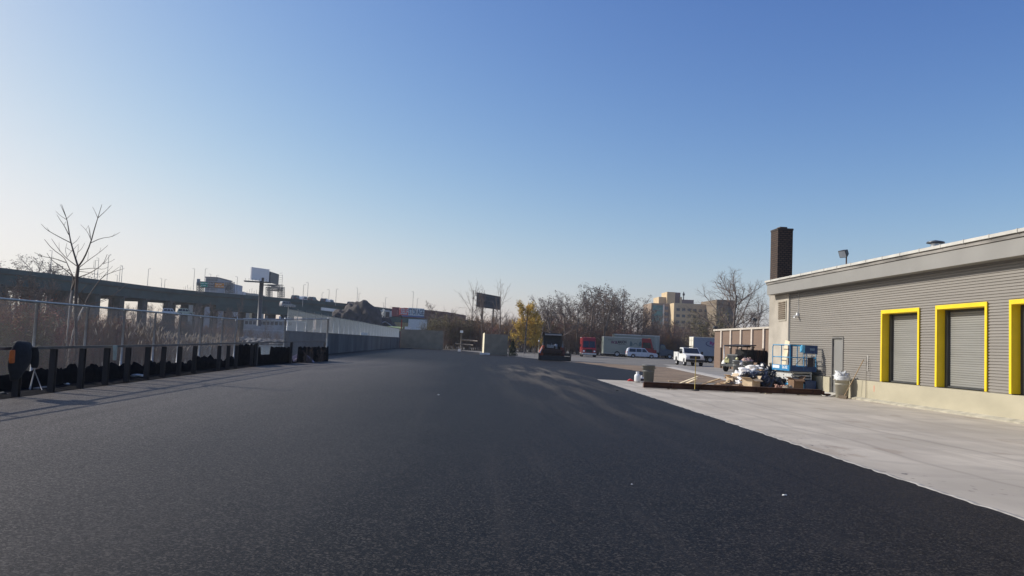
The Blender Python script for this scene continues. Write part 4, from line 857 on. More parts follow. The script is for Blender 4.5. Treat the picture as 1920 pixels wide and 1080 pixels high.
def proto(seed, P, leaf=None, lsize=.01, lk=2, lsp=.02, tm=None, cm=None, lm=None):
    rng = random.Random(seed); B = (MB(), MB()); tips = []
    grow(B, Vector((0, 0, -.01)), Vector((0, 0, 1)), P.get('h', .55), P['r'], 0, rng, P, tips)
    for s_ in range(P.get('extra', 0)): 
        a = rng.uniform(0, 6.28); grow(B, Vector((math.cos(a)*.03, math.sin(a)*.03, -.01)), Vector((math.cos(a)*.35, math.sin(a)*.35, 1)).normalized(), P.get('h', .55)*rng.uniform(.7, 1), P['r']*.7, 0, rng, P, tips)
    zt = max(v[2] for v in B[1].v); mats_ = (tm or bark, cm or twig)
    mes = []
    if leaf: L_ = MB(); leaves(L_, tips, rng, lsize, lk, lsp); mes.append(('foliage', L_, lm))
    res = []
    for nm, b, mt in [('trunk', B[0], mats_[0]), ('crown', B[1], mats_[1])]+mes:
        me = bpy.data.meshes.new(nm); v = np.array(b.v)/zt; me.from_pydata(v.tolist(), [], b.f); me.materials.append(mt)
        if nm == 'trunk': me.polygons.foreach_set('use_smooth', [True]*len(b.f))
        res.append((nm, me))
    return res
def plant(pr, name, loc, h, label, cat='tree', group=None, sx=1., rz=None):
    t = E(name, loc, label, cat, group, R.uniform(0, 6.28) if rz is None else rz); t.scale = (h*sx, h*sx, h)
    for nm, me in pr: o = bpy.data.objects.new(nm, me); C.objects.link(o); o.parent = t
    return t
PB = dict(r=.013, n=[9, 7, 6, 5], lev=4, bare=[.28, .2, .1, .1], ang=.95, len=[.75, .62, .55, .5], wob=.16, up=.12, h=.55)
bare = [proto(s, PB) for s in (1, 2, 3)]
PL = dict(PB, n=[9, 6, 5, 3], lev=4, wob=.22)
leafy = [proto(s, PL, True, .007, 1, .012, lm=pod) for s in (11, 12, 13)]
PF = dict(r=.011, n=[14, 10, 8, 6], lev=4, bare=[.2, .1, .1, .1], ang=1.0, len=[.85, .55, .5, .5], wob=.14, up=.14, h=.6)
fan = proto(21, PF)
PT = dict(r=.007, n=[10, 6, 5], lev=3, bare=[.3, .2, .1], ang=.8, len=[.5, .5, .5], wob=.1, up=.15, h=.75)
thin = [proto(s, PT) for s in (31, 32)]
PS = dict(r=.009, n=[7, 6, 5], lev=3, bare=[.08, .1, .1], ang=.75, len=[.75, .6, .5], wob=.22, up=.15, h=.6, extra=7)
brush = [proto(41, PS, cm=twigr), proto(42, PS, True, .009, 3, .03, lm=drybr, cm=twigr), proto(43, PS, True, .009, 3, .03, lm=redl), proto(44, PS, True, .009, 3, .03, lm=olive)]
PW = dict(r=.018, n=[12, 7, 5, 3], lev=4, bare=[.15, .1, .1, .1], ang=1.1, len=[.6, .5, .45, .5], wob=.2, up=.0, h=.7)
willow = proto(51, PW, True, .011, 5, .022, lm=yel, cm=mat('yellow_twig', (.25, .19, .06), .9))

tree_i = [0]
def tl(base):
    tree_i[0] += 1; return base
# the wood at the far side of the yard, back row then front row
wood = []
for k, (px, yt, Y) in enumerate([(1000, 572, 176), (1022, 560, 180), (1046, 549, 184), (1068, 546, 178), (1092, 541, 186), (1114, 538, 180), (1137, 534, 190), (1158, 541, 184), (1178, 553, 180), (1199, 566, 186), (1218, 588, 180), (1240, 596, 184), (1262, 600, 180), (1285, 604, 186), (1308, 600, 180)]): wood.append((px, yt, Y, 0))
for k, (px, yt, Y) in enumerate([(1012, 575, 160), (1034, 556, 158), (1057, 560, 162), (1080, 548, 160), (1103, 552, 164), (1126, 546, 158), (1150, 552, 164), (1170, 560, 160), (1192, 575, 163), (1212, 590, 160), (1232, 602, 165), (1254, 606, 162), (1278, 598, 166), (1300, 612, 163)]): wood.append((px, yt, Y, 1))
wood.sort(key=lambda q: (q[3], q[0])); cnt = [0, 0]
for (px, yt, Y, row) in wood:
    b_ = gz(px, CAMH*FOC/Y+641+.045*(px-886)); b_ = at(px, 700, Y); h = at(px, yt, Y).z*1.03
    pr = leafy[R.randrange(3)] if (row or R.random() < .5) else bare[R.randrange(3)]
    lab = ('dark podded bare tree in the front of the wood, %s from left' if row else 'bare grey tree in the back row of the wood, %s from the left') % ORD[cnt[row]]; cnt[row] += 1
    plant(pr, 'bare_tree', (b_.x, Y, 0), h, lab, group='trees of the wood behind the parked trucks', sx=R.uniform(.95, 1.2))
# brush in front of and under the wood
k = 0
for px in list(range(806, 905, 13))+list(range(908, 1320, 15)):
    for row, (Y, hh) in enumerate([(161, 6.0), (166, 7.5), (173, 8.5)]):
        if px < 900: Y = 150+row*6; hh = 6.2 if px < 850 else 6.5
        p = at(px+R.uniform(-5, 5)+row*6, 650, Y+R.uniform(-2, 2)); 
        pr = brush[0] if R.random() < .62 else brush[R.randrange(1, 4)]
        plant(pr, 'brush', (p.x, p.y, 0), hh*R.uniform(.8, 1.15), 'reddish leafless thicket below the wood, %s row, %s clump from left' % (('nearest', 'middle', 'farthest')[row], ORD[min(39, k//3)]), 'bush', 'brush belt under the wood', sx=R.uniform(.75, 1.0)); k += 1
# single trees at the gap
for (px, yt, Y, pr, nm, lab, sx) in [(880, 517, 150, thin[0], 'bare_tree', 'tall thin bare sapling left of the dark billboard', .9), (937, 515, 152, thin[1], 'bare_tree', 'tall thin bare tree right of the dark billboard', .9), (905, 540, 146, leafy[0], 'bare_tree', 'dark podded tree standing before the dark billboard', .5), (921, 575, 143, leafy[1], 'bare_tree', 'low dark tree beneath the dark billboard', .7),
                                     (812, 562, 160, leafy[2], 'bare_tree', 'spreading bare tree over the right end of the storage building', .8), (838, 570, 150, bare[0], 'bare_tree', 'small bare tree above the right end of the green wall', .7), (858, 585, 152, bare[1], 'bare_tree', 'low bare tree left of the tall thin sapling', .8), (955, 585, 148, leafy[1], 'bare_tree', 'dark bare tree touching the yellow willow', .6),
                                     (732, 573, 345, bare[2], 'bare_tree', 'rounded bare tree behind the left end of the storage sign', 1.3), (708, 590, 330, bare[1], 'bare_tree', 'low bare tree left of the storage sign', 1.)]:
    p = at(px, 640, Y); plant(pr, nm, (p.x, Y, -.3), at(px, yt, Y).z+.3, lab, sx=sx)
p = at(984, 650, 140); plant(willow, 'willow_tree', (p.x, 140, 0), at(984, 563, 140).z, 'yellow leaved willow standing right of the sunlit end wall', sx=.85)
p = at(1002, 650, 143); plant(willow, 'willow_tree', (p.x, 143, 0), at(1000, 590, 143).z, 'lower yellow willow just behind the paver canopy', sx=.6)
p = at(1376, 640, 112); plant(fan, 'bare_tree', (p.x, 112, 0), at(1370, 499, 112).z, 'large spreading bare tree behind the brown brick building', sx=1.3, rz=1)
p = at(1420, 640, 120); plant(bare[1], 'bare_tree', (p.x, 120, 0), at(1420, 540, 120).z, 'bare tree between the large tree and the chimney', sx=.6)
p = at(1340, 640, 125); plant(brush[3], 'brush', (p.x, 125, 0), 9, 'olive leafed bush below the large bare tree', 'bush')
p = at(1312, 640, 190); plant(bare[0], 'bare_tree', (p.x, 190, 0), 7, 'low bare tree left of the brown brick building corner')
# beyond the viaduct at far left
for (px, yt, Y, lab, sx) in [(30, 484, 255, 'bare crown above the viaduct at the far left, leftmost of three', 1.4), (57, 469, 250, 'tallest bare crown above the viaduct at the far left', 1.3), (100, 484, 258, 'low wide bare crown above the viaduct left of the young tree', 1.2), (118, 492, 262, 'bare crown just behind the young tree above the viaduct', 1.0)]:
    p = at(px, 600, Y); plant(leafy[R.randrange(3)], 'bare_tree', (p.x, Y, -.6), at(px, yt, Y).z+.6, lab, sx=sx)
# between fence and viaduct, left
k = 0
for (px, yt, Y) in [(4, 510, 70), (22, 522, 90), (44, 512, 75), (66, 530, 60), (84, 520, 95), (104, 538, 70), (128, 545, 100), (150, 556, 80), (212, 558, 140), (252, 566, 150), (310, 555, 250), (335, 562, 250), (178, 560, 190), (236, 563, 200), (285, 568, 210), (365, 568, 225), (400, 565, 235), (440, 570, 228), (425, 575, 225)]:
    p = at(px, 600, Y); plant(R.choice(bare+leafy), 'bare_tree', (p.x, Y, -.6), at(px, yt, Y).z+.6, 'dark bare tree in front of the viaduct piers, %s from the left' % ORD[k], group='bare trees before the viaduct', sx=R.uniform(.7, 1.0)); k += 1
k = 0
for i in range(34):
    px = -60+i*10.5+R.uniform(-3, 3); Y = R.uniform(23, 34) if i % 2 else R.uniform(30, 50)
    if px > 130: Y += 10
    p = at(px, 640, Y)
    if p.x > -12.2: p.x = -12.6
    top_y = 560 if px < 120 else (588 if px < 215 else 612); h = max(1.2, at(px, top_y, Y).z*R.uniform(.8, 1.1)+.5)
    plant(brush[R.choice([0, 1, 1, 2, 3])], 'brush', (p.x, p.y, -.5), h, 'autumn brown thicket behind the chain link fence, %s clump from left' % ORD[i], 'bush', 'brush behind the chain link fence', sx=R.uniform(.8, 1.2))
for k, px in enumerate([470, 480, 565, 573, 592]):
    p = on(px, P1, P2)+Vector((-1.0 if px < 500 else .4, 0, 0)); plant(brush[0], 'brush', (p.x, p.y, -.3), 1.3 if px > 500 else 2.4, 'scraggy weed by the corner bay of the fence, %s from the left' % ORD[k], 'bush', 'weeds at the fence corner', sx=.5)
# thin saplings seen against the white building
for k, (px, yt, Y) in enumerate([(497, 560, 55), (507, 585, 52), (640 - 8 * 24, 545, 90)]):
    p = at(px, 640, Y); plant(thin[k % 2], 'bare_tree', (p.x, Y, -.5), at(px, yt, Y).z+.5, ['thin dark sapling before the white building windows', 'shorter thin sapling right beside the first sapling', 'thin bare tree left of the white building'][k], sx=.45)
# rubble and scrub on the far canal bank
q = MB(); L_ = MB()
for i in range(420):
    px = R.uniform(440, 735); Y = R.uniform(212, 232); p = at(px, 630, Y); s = R.uniform(.3, 1.1); q.blob((p.x, Y, -1.3+(Y-212)*.04), (s*1.6, s, s*.7), .5, 2, i, 0, 1)
T(q.obj('bank_rubble', mat('rubble', (.13, .125, .12), .9, .5, .8)), kind='stuff')
k = 0
for px in list(range(-40, 560, 17)):
    Y = R.uniform(226, 240); p = at(px, 630, Y); plant(brush[R.choice([0, 0, 1, 3])], 'brush', (p.x, Y, -.8), R.uniform(2.2, 4.2)*(1 if px > 445 else 1.5), 'dark scrub on the far canal bank, %s clump from the left' % ORD[k], 'bush', 'scrub on the far canal bank', sx=1.5); k += 1
# reeds with pale plumes behind the fence
q = MB(); rr = random.Random(9)
for i in range(1900):
    px = rr.uniform(150, 455); Y = rr.uniform(32, 50) if px > 250 else rr.uniform(24, 44); p = at(px, 640, Y)
    if p.x > -11.6: p.x = -11.6-rr.random()*2
    z0 = -.6; h = rr.uniform(1.2, 1.9)+(.5 if px < 300 else 0); lx, ly = rr.gauss(0, .12), rr.gauss(0, .12)
    tp = Vector((p.x+lx, p.y+ly, z0+h)); q.tube([(p.x, p.y, z0), tp], [.005, .003], 3, 0, False)
    if rr.random() < (.22 if px > 240 else .05): q.tube([tp, tp+Vector((lx*.3, ly*.3, .10)), tp+Vector((lx*.7+.02, ly*.6, .22))], [.006, .022, .004], 4, 1, False)
    else: a_ = Vector((rr.gauss(0, .18), rr.gauss(0, .18), -.05)); q.add([tp+Vector((0, 0, -.3)), tp+Vector((.012, .012, -.32)), tp+a_], [(0, 1, 2)], 0)
T(q.obj('reed_bed', [mat('reed_stem', (.19, .125, .07), .9, .3, 2), mat('reed_plume', (.48, .38, .27), .9, .2, 3)]), kind='stuff')
# dark evergreen and stakes at the lot edge
ev = E('evergreen_shrub', at(961, 668, 104), 'small dark pointed evergreen at the lot edge left of the willow', 'shrub'); ev.location.z = 0
c_ = at(961, 660, 104); q = MB(); L_ = MB(); rng = random.Random(4)
q.tube([(c_.x, 104, 0), (c_.x, 104, 1.8)], [.06, .02], 5); q.obj('trunk', bark, ev)
for i in range(2600):
    z_ = rng.random()**1.3*2.1; r_ = .62*(1-z_/2.15)**.8*math.sqrt(rng.random())*(1+.25*math.sin(z_*9)); a = rng.uniform(0, 6.28); c2 = Vector((c_.x+r_*math.cos(a), 104+r_*math.sin(a), z_+.05)); a1 = perp(Vector((0, 0, 1)), rng)*.07; b1 = perp(a1.normalized(), rng)*.05; L_.add([c2-a1, c2+b1, c2+a1], [(0, 1, 2)])
L_.obj('foliage', mat('evergreen', (.015, .03, .014), .9, .4, 3), ev)
for k, px in enumerate([953, 982, 1003]):
    p = at(px, 660, 96); q = MB(); q.tube([(p.x, 96, 0), (p.x+.05, 96, 1.5)], .03, 5); T(q.obj('stake', mat('grey_stake', (.22, .2, .19), .9)), ['thin grey stake left of the dark evergreen', 'thin grey stake right of the dark evergreen', 'thin grey stake just left of the paver'][k], 'stake')

# young tree traced limb by limb (sight lines met with planes behind the fence)
yt_ = E('young_tree', at(130, 700, 25.5), 'bare young tree with sunlit pale twin stems rising behind the chain link fence', 'tree'); yt_.location.z = -.4
def zc(q, Y): return at(q[0]/4.5, 360+q[1]/4.5, Y)
yb = MB(); ys = MB()
def limb(m, P_, r0_, r1_, dep=0., Y=25.5):
    pts = []
    for i, p in enumerate(P_): pts.append(zc(p, Y+dep*i/(len(P_)-1)))
    if len(pts) > 2: pts = smooth(pts, 1)
    n = len(pts); m.tube(pts, [(r0_+(r1_-r0_)*i/(n-1))*.72 for i in range(n)], 6, 0, False)
limb(ys, [(540, 1600), (545, 1470), (565, 1230), (590, 930), (605, 830)], .035, .028, .0)
limb(ys, [(540, 1700), (600, 1230), (665, 1050), (718, 945)], .04, .03, .3)
LB = [([(605, 830), (640, 740), (658, 635)], .05, .06, .0), ([(605, 830), (620, 720)], .03, .03, .1), ([(640, 1500), (640, 900), (648, 740), (660, 630)], .07, .062, -.1),
 ([(620, 720), (600, 680), (560, 590), (540, 550), (440, 480), (375, 400)], .028, .01, 1.2), ([(655, 630), (560, 560), (500, 490), (435, 395)], .022, .008, .9), ([(555, 595), (460, 560), (360, 545), (290, 510)], .02, .006, -1.1), ([(615, 710), (520, 630), (440, 580), (395, 515)], .022, .007, -1.5),
 ([(658, 630), (610, 470), (590, 390), (575, 290), (563, 225), (520, 105)], .045, .008, .8), ([(563, 225), (530, 150), (508, 105)], .014, .006, -.2), ([(563, 225), (590, 200), (615, 175)], .012, .006, .3), ([(560, 232), (510, 200), (468, 160)], .012, .005, .3), ([(580, 360), (540, 280), (510, 240), (480, 190)], .018, .006, -.5), ([(540, 280), (555, 250)], .01, .005, .1),
 ([(600, 430), (520, 390), (420, 335), (385, 310), (348, 270)], .02, .006, -1.3), ([(420, 335), (395, 300)], .01, .005, .1), ([(610, 440), (650, 410), (675, 370)], .012, .005, .5), ([(610, 490), (580, 530), (560, 560)], .012, .008, -.3), ([(565, 545), (550, 490), (565, 430)], .012, .005, .3), ([(560, 470), (590, 490), (610, 500)], .01, .006, 0), ([(500, 500), (498, 425)], .008, .004, .2), ([(640, 560), (660, 500), (660, 440)], .012, .005, .4), ([(655, 510), (690, 480), (715, 430)], .011, .005, -.3), ([(625, 480), (660, 440)], .01, .004, .2),
 ([(660, 630), (710, 560), (765, 430), (800, 300), (825, 220), (860, 105)], .042, .008, -.6), ([(825, 220), (800, 160), (780, 125)], .013, .005, .3), ([(825, 220), (880, 170), (940, 110)], .016, .006, -.4), ([(870, 180), (900, 150), (930, 115)], .008, .004, .1), ([(765, 430), (850, 390), (945, 378), (1012, 340)], .018, .006, 1.2), ([(945, 378), (970, 350)], .008, .004, .1), ([(770, 410), (745, 350), (725, 320), (680, 275)], .015, .005, .5), ([(765, 400), (755, 330), (745, 280)], .012, .005, -.3), ([(725, 320), (745, 285)], .008, .004, .1), ([(765, 390), (755, 300)], .01, .004, .3),
 ([(665, 640), (740, 580), (840, 510), (910, 450)], .018, .006, -1.0), ([(840, 510), (850, 470)], .008, .004, .1), ([(740, 580), (748, 500)], .009, .004, .1), ([(668, 655), (800, 640), (870, 655), (920, 630)], .016, .005, 1.0), ([(670, 670), (760, 680), (830, 700), (880, 670)], .014, .005, -.8), ([(790, 640), (795, 575)], .008, .004, .1),
 ([(665, 720), (770, 680), (870, 610), (905, 525)], .022, .007, -1.2), ([(870, 610), (935, 525)], .01, .005, .2), ([(870, 605), (930, 590), (970, 565)], .01, .005, .2),
 ([(718, 945), (735, 900), (800, 800), (870, 710), (940, 680), (1050, 645)], .03, .007, .9), ([(940, 680), (1010, 630)], .01, .005, .1), ([(870, 715), (950, 625)], .01, .005, .2), ([(718, 945), (690, 905), (665, 880), (700, 820), (740, 775)], .022, .006, -.6), ([(725, 955), (860, 920), (990, 850), (1075, 770)], .02, .006, 1.0), ([(800, 945), (900, 915), (990, 860)], .012, .006, .6), ([(990, 850), (995, 800)], .008, .004, .1)]
for P_, a, b_, d_ in LB: limb(yb, P_, a, b_, d_)
ys.obj('sunlit_stem', mat('sunlit_bark', (.50, .44, .38), .7, .15, 5), yt_); yb.obj('branches', mat('young_bark', (.13, .10, .08), .8, .2, 4), yt_)  # stems tinted pale to paint the sunlight on them, branches left dark

# ================================================================ VEHICLES
redp = mat('red_paint', (.25, .015, .02), .35, .08); wbox = mat('truck_box', (.24, .265, .235), .45, .06, .8); blackp = mat('black_steel', (.022, .022, .024), .6, .3, 4)
lensm = mat('amber_lens', (.6, .25, .05), .3)
def step_van(loc, rz, label, L, W, H, body, front, hood=True, name='step_van', cat='truck', cabl=1.9, roofm=None):
    t = E(name, loc, label, cat, None, rz); zf = .55; xf = L/2
    q = MB(); q.prism([(-L/2, zf), (-L/2, H-.06), (-L/2+.06, H), (xf-cabl, H), (xf-cabl, zf)], W/2); q.obj('cargo_box', body, t, .03, world=False)
    q = MB(); q.prism([(xf-cabl+.002, zf-.1), (xf-cabl+.002, H-.04), (xf-1.1, H-.08), (xf-.62, H*.45), (xf-.05, H*.42), (xf, zf-.15)], lambda z: W/2-.03-(max(0, z-H*.45))*.06); cb = q.obj('cab', front, t, .05, world=False)
    q = MB(); zb, zt_ = H*.48, H*.80; xa = xf-.64; xb = xf-1.1+(H-.08-zt_)/(H-.08-H*.45)*.48
    for s in (-1, 1): q.add([(xa+.015, s*.04, zb), (xa+.015, s*(W/2-.2), zb), (xb+.02, s*(W/2-.26), zt_), (xb+.02, s*.04, zt_)], [(0, 1, 2, 3)])
    q.obj('windshield', glass, cb, world=False)
    for s in (-1, 1):
        q = MB(); q.add([(xf-cabl+.25, s*(W/2-.02), H*.5), (xf-1.0, s*(W/2-.02), H*.5), (xf-1.25, s*(W/2-.06), H*.78), (xf-cabl+.25, s*(W/2-.06), H*.78)], [(0, 1, 2, 3)]); q.obj('side_window', glass, cb, world=False)
        q = MB(); q.cbox((xf-.06, s*(W/2-.32), .95), (.16, .28, .24)); q.obj('headlight', mat('headlight', (.75, .78, .8), .15), t, .02, world=False)
        q = MB(); q.tube([(xf-.8, s*(W/2), 1.9), (xf-.65, s*(W/2+.22), 1.95)], .02, 5); q.cbox((xf-.62, s*(W/2+.25), 1.8), (.06, .18, .42)); q.obj('mirror', blackp, t, world=False)
        for x_ in (xf-1.15, -L/2+L*.26): wheel(t, x_, s*(W/2-.11), .55, .28)
    q = MB(); q.cbox((xf-.005, 0, 1.0), (.10, W*.42, .5)); [q.cbox((xf+.05, 0, .82+k*.12), (.02, W*.40, .03)) for k in range(4)]; q.obj('grille', blackp, t, world=False)
    q = MB(); q.cbox((xf+.08, 0, .52), (.16, W-.1, .26)); q.obj('bumper', mat('bumper_white', (.55, .55, .54), .5), t, .02, world=False)
    q = MB(); q.cbox((-.3, 0, .45), (L-1.2, .9, .28)); q.cbox((-L/2+.05, 0, .48), (.12, W-.3, .16)); q.obj('chassis', blackp, t, world=False)
    q = MB(); [q.cbox((xf-1.3, y_, H+.0), (.1, .14, .07)) for y_ in (-.8, -.2, 0, .2, .8)]; q.obj('marker_lights', lensm, t, world=False)
    q = MB(); [q.cbox((x_, 0, H-.06), (.06, W+.03, .06)) for x_ in (-L/2+.03, xf-cabl-.03)]; [q.cbox((-cabl/2, s*(W/2+.01), z_), (L-cabl-.02, .03, .07)) for s in (-1, 1) for z_ in (zf+.04, H-.04)]; q.obj('trim', mat('alu_trim', (.6, .6, .6), .4, metal=.4), t, world=False)
    return t
def head(rz): return rz
# red van seen from the front
a = at(1102, 668, 131)
step_van((a.x, 131, 0), rad(-95), 'red step van facing the lot with dark windshield, parked alone before the wood', 6.6, 2.35, 3.2, redp, redp)
q = MB(); q.box(a.x-1.33, a.x+.98, 128.6, 134.1, 3.215, 3.26); 
# long white truck with red cab and writing on its side
a = at(1131, 668, 150); b_ = at(1231, 671, 150); L = b_.x-a.x; H = 3.75
wm = step_van(((a.x+b_.x)/2, 151.2, 0), rad(-1), 'long white delivery truck with a red cab and W.B.MASON lettering on its side', L, 2.4, H, wbox, redp, cabl=2.9)
Fs = lambda x_, z_: Matrix.Translation((x_, -1.222, z_)) @ Matrix.Rotation(math.pi/2, 4, 'X')
ink = mat('ink', (.025, .02, .035), .6); inkr = mat('ink_purple', (.10, .02, .07), .6)
text('lettering', 'WHO BUT', .16, Fs(-L/2+1.35, 3.16), ink, wm, 1.0, .01)
text('lettering', 'W.B.', .58, Fs(-L/2+2.05, 2.72) @ Matrix.Rotation(.04, 4, 'Z'), inkr, wm, 1.35, .045)
text('lettering', 'MASON', .58, Fs(-L/2+3.55, 2.84) @ Matrix.Rotation(.03, 4, 'Z'), ink, wm, 1.65, .04)
q = MB(); q.cbox((-L/2+3.55, -1.215, 2.38), (1.5, .02, .06)); q.obj('underline', ink, wm, world=False)
teal = mat('teal_ink', (.08, .13, .14), .6)
for s in (-1, 1): q = MB(); c0 = -L/2+6.1+s*.85; q.poly([(c0+s*.0-.25, -1.223, 2.15), (c0+.28, -1.223, 2.2), (c0+.3, -1.223, 2.7), (c0+s*.1, -1.223, 3.15), (c0-.22, -1.223, 2.75)]); q.obj('laurel_mark', teal, wm, world=False)
q = MB(); V = []; 
for i in range(13):
    t_ = math.pi*i/12; V += [(-L/2+6.1+.42*math.cos(t_), -1.223, 2.3+.5*math.sin(t_)), (-L/2+6.1+.28*math.cos(t_), -1.223, 2.3+.33*math.sin(t_))]
q.add(V, [(2*i, 2*i+1, 2*i+3, 2*i+2) for i in range(12)]); q.obj('oval_mark', teal, wm, world=False)
# second long truck behind
a = at(1151, 660, 156); b_ = at(1236, 664, 156)
t2 = E('box_truck', ((a.x+b_.x)/2, 157.3, 0), 'long pale box truck with a dark blue hooded cab behind the lettered truck', 'truck'); L2 = b_.x-a.x
q = MB(); q.box(-L2/2, L2/2, -1.25, 1.25, 1.1, 4.45); q.obj('cargo_box', wbox, t2, .04, world=False)
q = MB(); [q.box(L2/2-.9+k*.28, L2/2-.86+k*.28, -1.27, -1.252, 1.2, 4.3) for k in range(4)]; q.box(-L2/2, L2/2, -1.28, -1.252, 4.3, 4.42); q.obj('ribs', MATS['alu_trim'], t2, world=False)
navy = mat('navy_paint', (.05, .075, .11), .35, .1)
q = MB(); q.prism([(L2/2+.1, .5), (L2/2+.1, 2.75), (L2/2+1.1, 2.75), (L2/2+1.45, 1.9), (L2/2+2.9, 1.65), (L2/2+3.05, .6)], lambda z: 1.05-.06*max(0, z-1.6)); cb = q.obj('cab', navy, t2, .08, world=False)
q = MB(); q.add([(L2/2+.35, -1.07, 1.9), (L2/2+1.3, -1.07, 1.9), (L2/2+1.0, -1.01, 2.6), (L2/2+.35, -1.01, 2.6)], [(0, 1, 2, 3)]); q.obj('side_window', glass, cb, world=False)
q = MB(); q.add([(L2/2+1.47, -.9, 1.95), (L2/2+1.47, .9, 1.95), (L2/2+1.14, .85, 2.68), (L2/2+1.14, -.85, 2.68)], [(0, 1, 2, 3)]); q.obj('windshield', glass, cb, world=False)
for x_ in (L2/2+2.2, -L2/2+1.6, -L2/2+2.8):
    for s in (-1, 1): wheel(t2, x_, s*.95, .5, .3)
q = MB(); q.cbox((.5, 0, .8), (L2+2, .9, .3)); q.cbox((L2/2+3.1, 0, .6), (.2, 2.1, .35)); q.obj('chassis', blackp, t2, world=False)
# SUV
a = at(1176, 671, 146); b_ = at(1233, 673, 146)
car(((a.x+b_.x)/2, 146.9, 0), rad(-1), 'silver white SUV parked in front of the lettered white truck', mat('silver_paint', (.55, .58, .64), .3, .04), b_.x-a.x, 1.85, 1.9, 'suv')
# white utility pickup
a = at(1284, 687, 88); b_ = at(1325, 689, 88)
pk = E('utility_truck', ((a.x+b_.x)/2, 91, 0), 'white utility pickup with side tool boxes and extended cab facing the lot', 'pickup truck', None, rad(-92))
pw = mat('pickup_white', (.78, .78, .75), .3, .03)
L, W, H = 5.9, 2.15, 2.0
q = MB(); q.prism([(L/2-3.75, .5), (L/2-3.75, 1.98), (L/2-3.65, 2.04), (L/2-2.25, 2.04), (L/2-1.45, 1.38), (L/2-.1, 1.22), (L/2, .9), (L/2, .45), (L/2-.5, .42), (L/2-.56, .7), (L/2-.75, .86), (L/2-1.1, .86), (L/2-1.3, .7), (L/2-1.38, .42)], lambda z: W/2-.05-max(0, z-1.3)*.22); cb = q.obj('cab', pw, pk, .05, world=False)
q = MB(); q.add([(L/2-1.46, -.86, 1.43), (L/2-1.46, .86, 1.43), (L/2-2.16, .78, 2.0), (L/2-2.16, -.78, 2.0)], [(0, 1, 2, 3)]); q.obj('windshield', glass, cb, world=False)
for s in (-1, 1):
    for (xa, xb, xc) in ((L/2-1.75, L/2-2.55, L/2-2.3), (L/2-2.65, L/2-3.55, L/2-2.65)):
        q = MB(); w1 = W/2-.05-.1*.22+.012; w2 = W/2-.05-.62*.22+.012; q.add([(xa, s*w1, 1.4), (xb, s*w1, 1.4), (xb, s*w2, 1.92), (xc, s*w2, 1.92)], [(0, 1, 2, 3)]); q.obj('side_window', glass, cb, world=False)
    q = MB(); q.prism([(-L/2, .55), (-L/2, 1.52), (-.8, 1.52), (-.8, .55), (-1.15, .55), (-1.25, .95), (-1.75, .98), (-2.0, .92), (-2.15, .55)], .2, y0=s*(W/2-.2)); tb = q.obj('tool_box', pw, pk, .02, world=False)
    q = MB(); [q.cbox((x_, s*(W/2+.004), 1.1), (.02, .012, .75)) for x_ in (-2.25, -1.1)]; q.cbox((-1.9, s*(W/2+.004), 1.2), (.1, .02, .05)); q.obj('hatch_seam', blackp, tb, world=False)
    q = MB(); q.cbox((L/2-.02, s*(W/2-.3), 1.0), (.1, .34, .24)); q.obj('headlight', MATS['headlight'], pk, .02, world=False)
    q = MB(); q.cbox((L/2-1.7, s*(W/2+.14), 1.5), (.1, .24, .3)); q.obj('mirror', blackp, pk, .02, world=False)
    for x_ in (L/2-.93, -1.75): wheel(pk, x_, s*(W/2-.16), .41, .28)
q = MB(); q.box(-L/2, -.85, -.66, .66, .7, .85); q.box(-L/2, -L/2+.08, -.66, .66, .7, 1.45); q.obj('bed', pw, pk, world=False)
q = MB(); q.cbox((L/2+.005, 0, .98), (.08, 1.15, .32)); q.obj('grille', blackp, pk, world=False)
q = MB(); q.cbox((L/2+.08, 0, .6), (.2, W-.05, .26)); q.obj('bumper', blackp, pk, .03, world=False)
q = MB(); q.tube([(-.9, -.8, 1.5), (-.9, -.8, 2.15), (-.9, .8, 2.15), (-.9, .8, 1.5)], .03, 6); q.tube([(L/2-2.6, -.6, 2.1), (L/2-2.6, 0, 2.2), (L/2-2.6, .7, 2.1)], .05, 6); q.obj('rack', blackp, pk, world=False)
# rental truck behind
a = at(1300, 670, 122)
ry = E('box_truck', (a.x, 123.3, 0), 'pale blue shaded box truck with Ryder lettering beside the brown building', 'truck')
q = MB(); q.box(0, 8.4, -1.22, 1.22, 1.05, 3.95); cbx = q.obj('cargo_box', mat('rental_shade_blue', (.22, .27, .36), .4, .04, .6), ry, .03, world=False)  # box tinted blue to paint the shade on its long side
q = MB(); q.box(-.012, 8.4, -1.24, -1.222, 3.85, 3.94); q.box(-.02, -.003, -1.2, 1.2, 1.1, 3.9); q.obj('end_frame', mat('sunlit_cream_trim', (.75, .71, .6), .5), ry, world=False)  # top trim, and the whole end panel painted cream as its sunlit face
q = MB(); [q.box(-.05, -.022, y0_, y0_+.05, 1.2, 3.8) for y0_ in (-1.15, -.02, 1.1)]; [q.box(-.045, -.021, -1.1, 1.1, z_, z_+.03) for z_ in (1.8, 2.6, 3.3)]; q.obj('door_bars', mat('door_bar', (.4, .36, .28), .6), ry, world=False)
Fr = lambda x_, z_: Matrix.Translation((x_, -1.232, z_)) @ Matrix.Rotation(math.pi/2, 4, 'X')
text('lettering', 'Ryder', .66, Fr(3.42, 3.0), mat('magenta_ink', (.28, .02, .20), .5), ry, 1.75, .045)
q = MB(); V = []
for i in range(19):
    t_ = rad(120+i*9); V += [(3.2+1.3*math.cos(t_), -1.234, 2.95+.52*math.sin(t_)), (3.2+(1.3-.12*math.sin(math.pi*i/18)-.01)*math.cos(t_), -1.234, 2.95+(.52-.13*math.sin(math.pi*i/18)-.02)*math.sin(t_))]
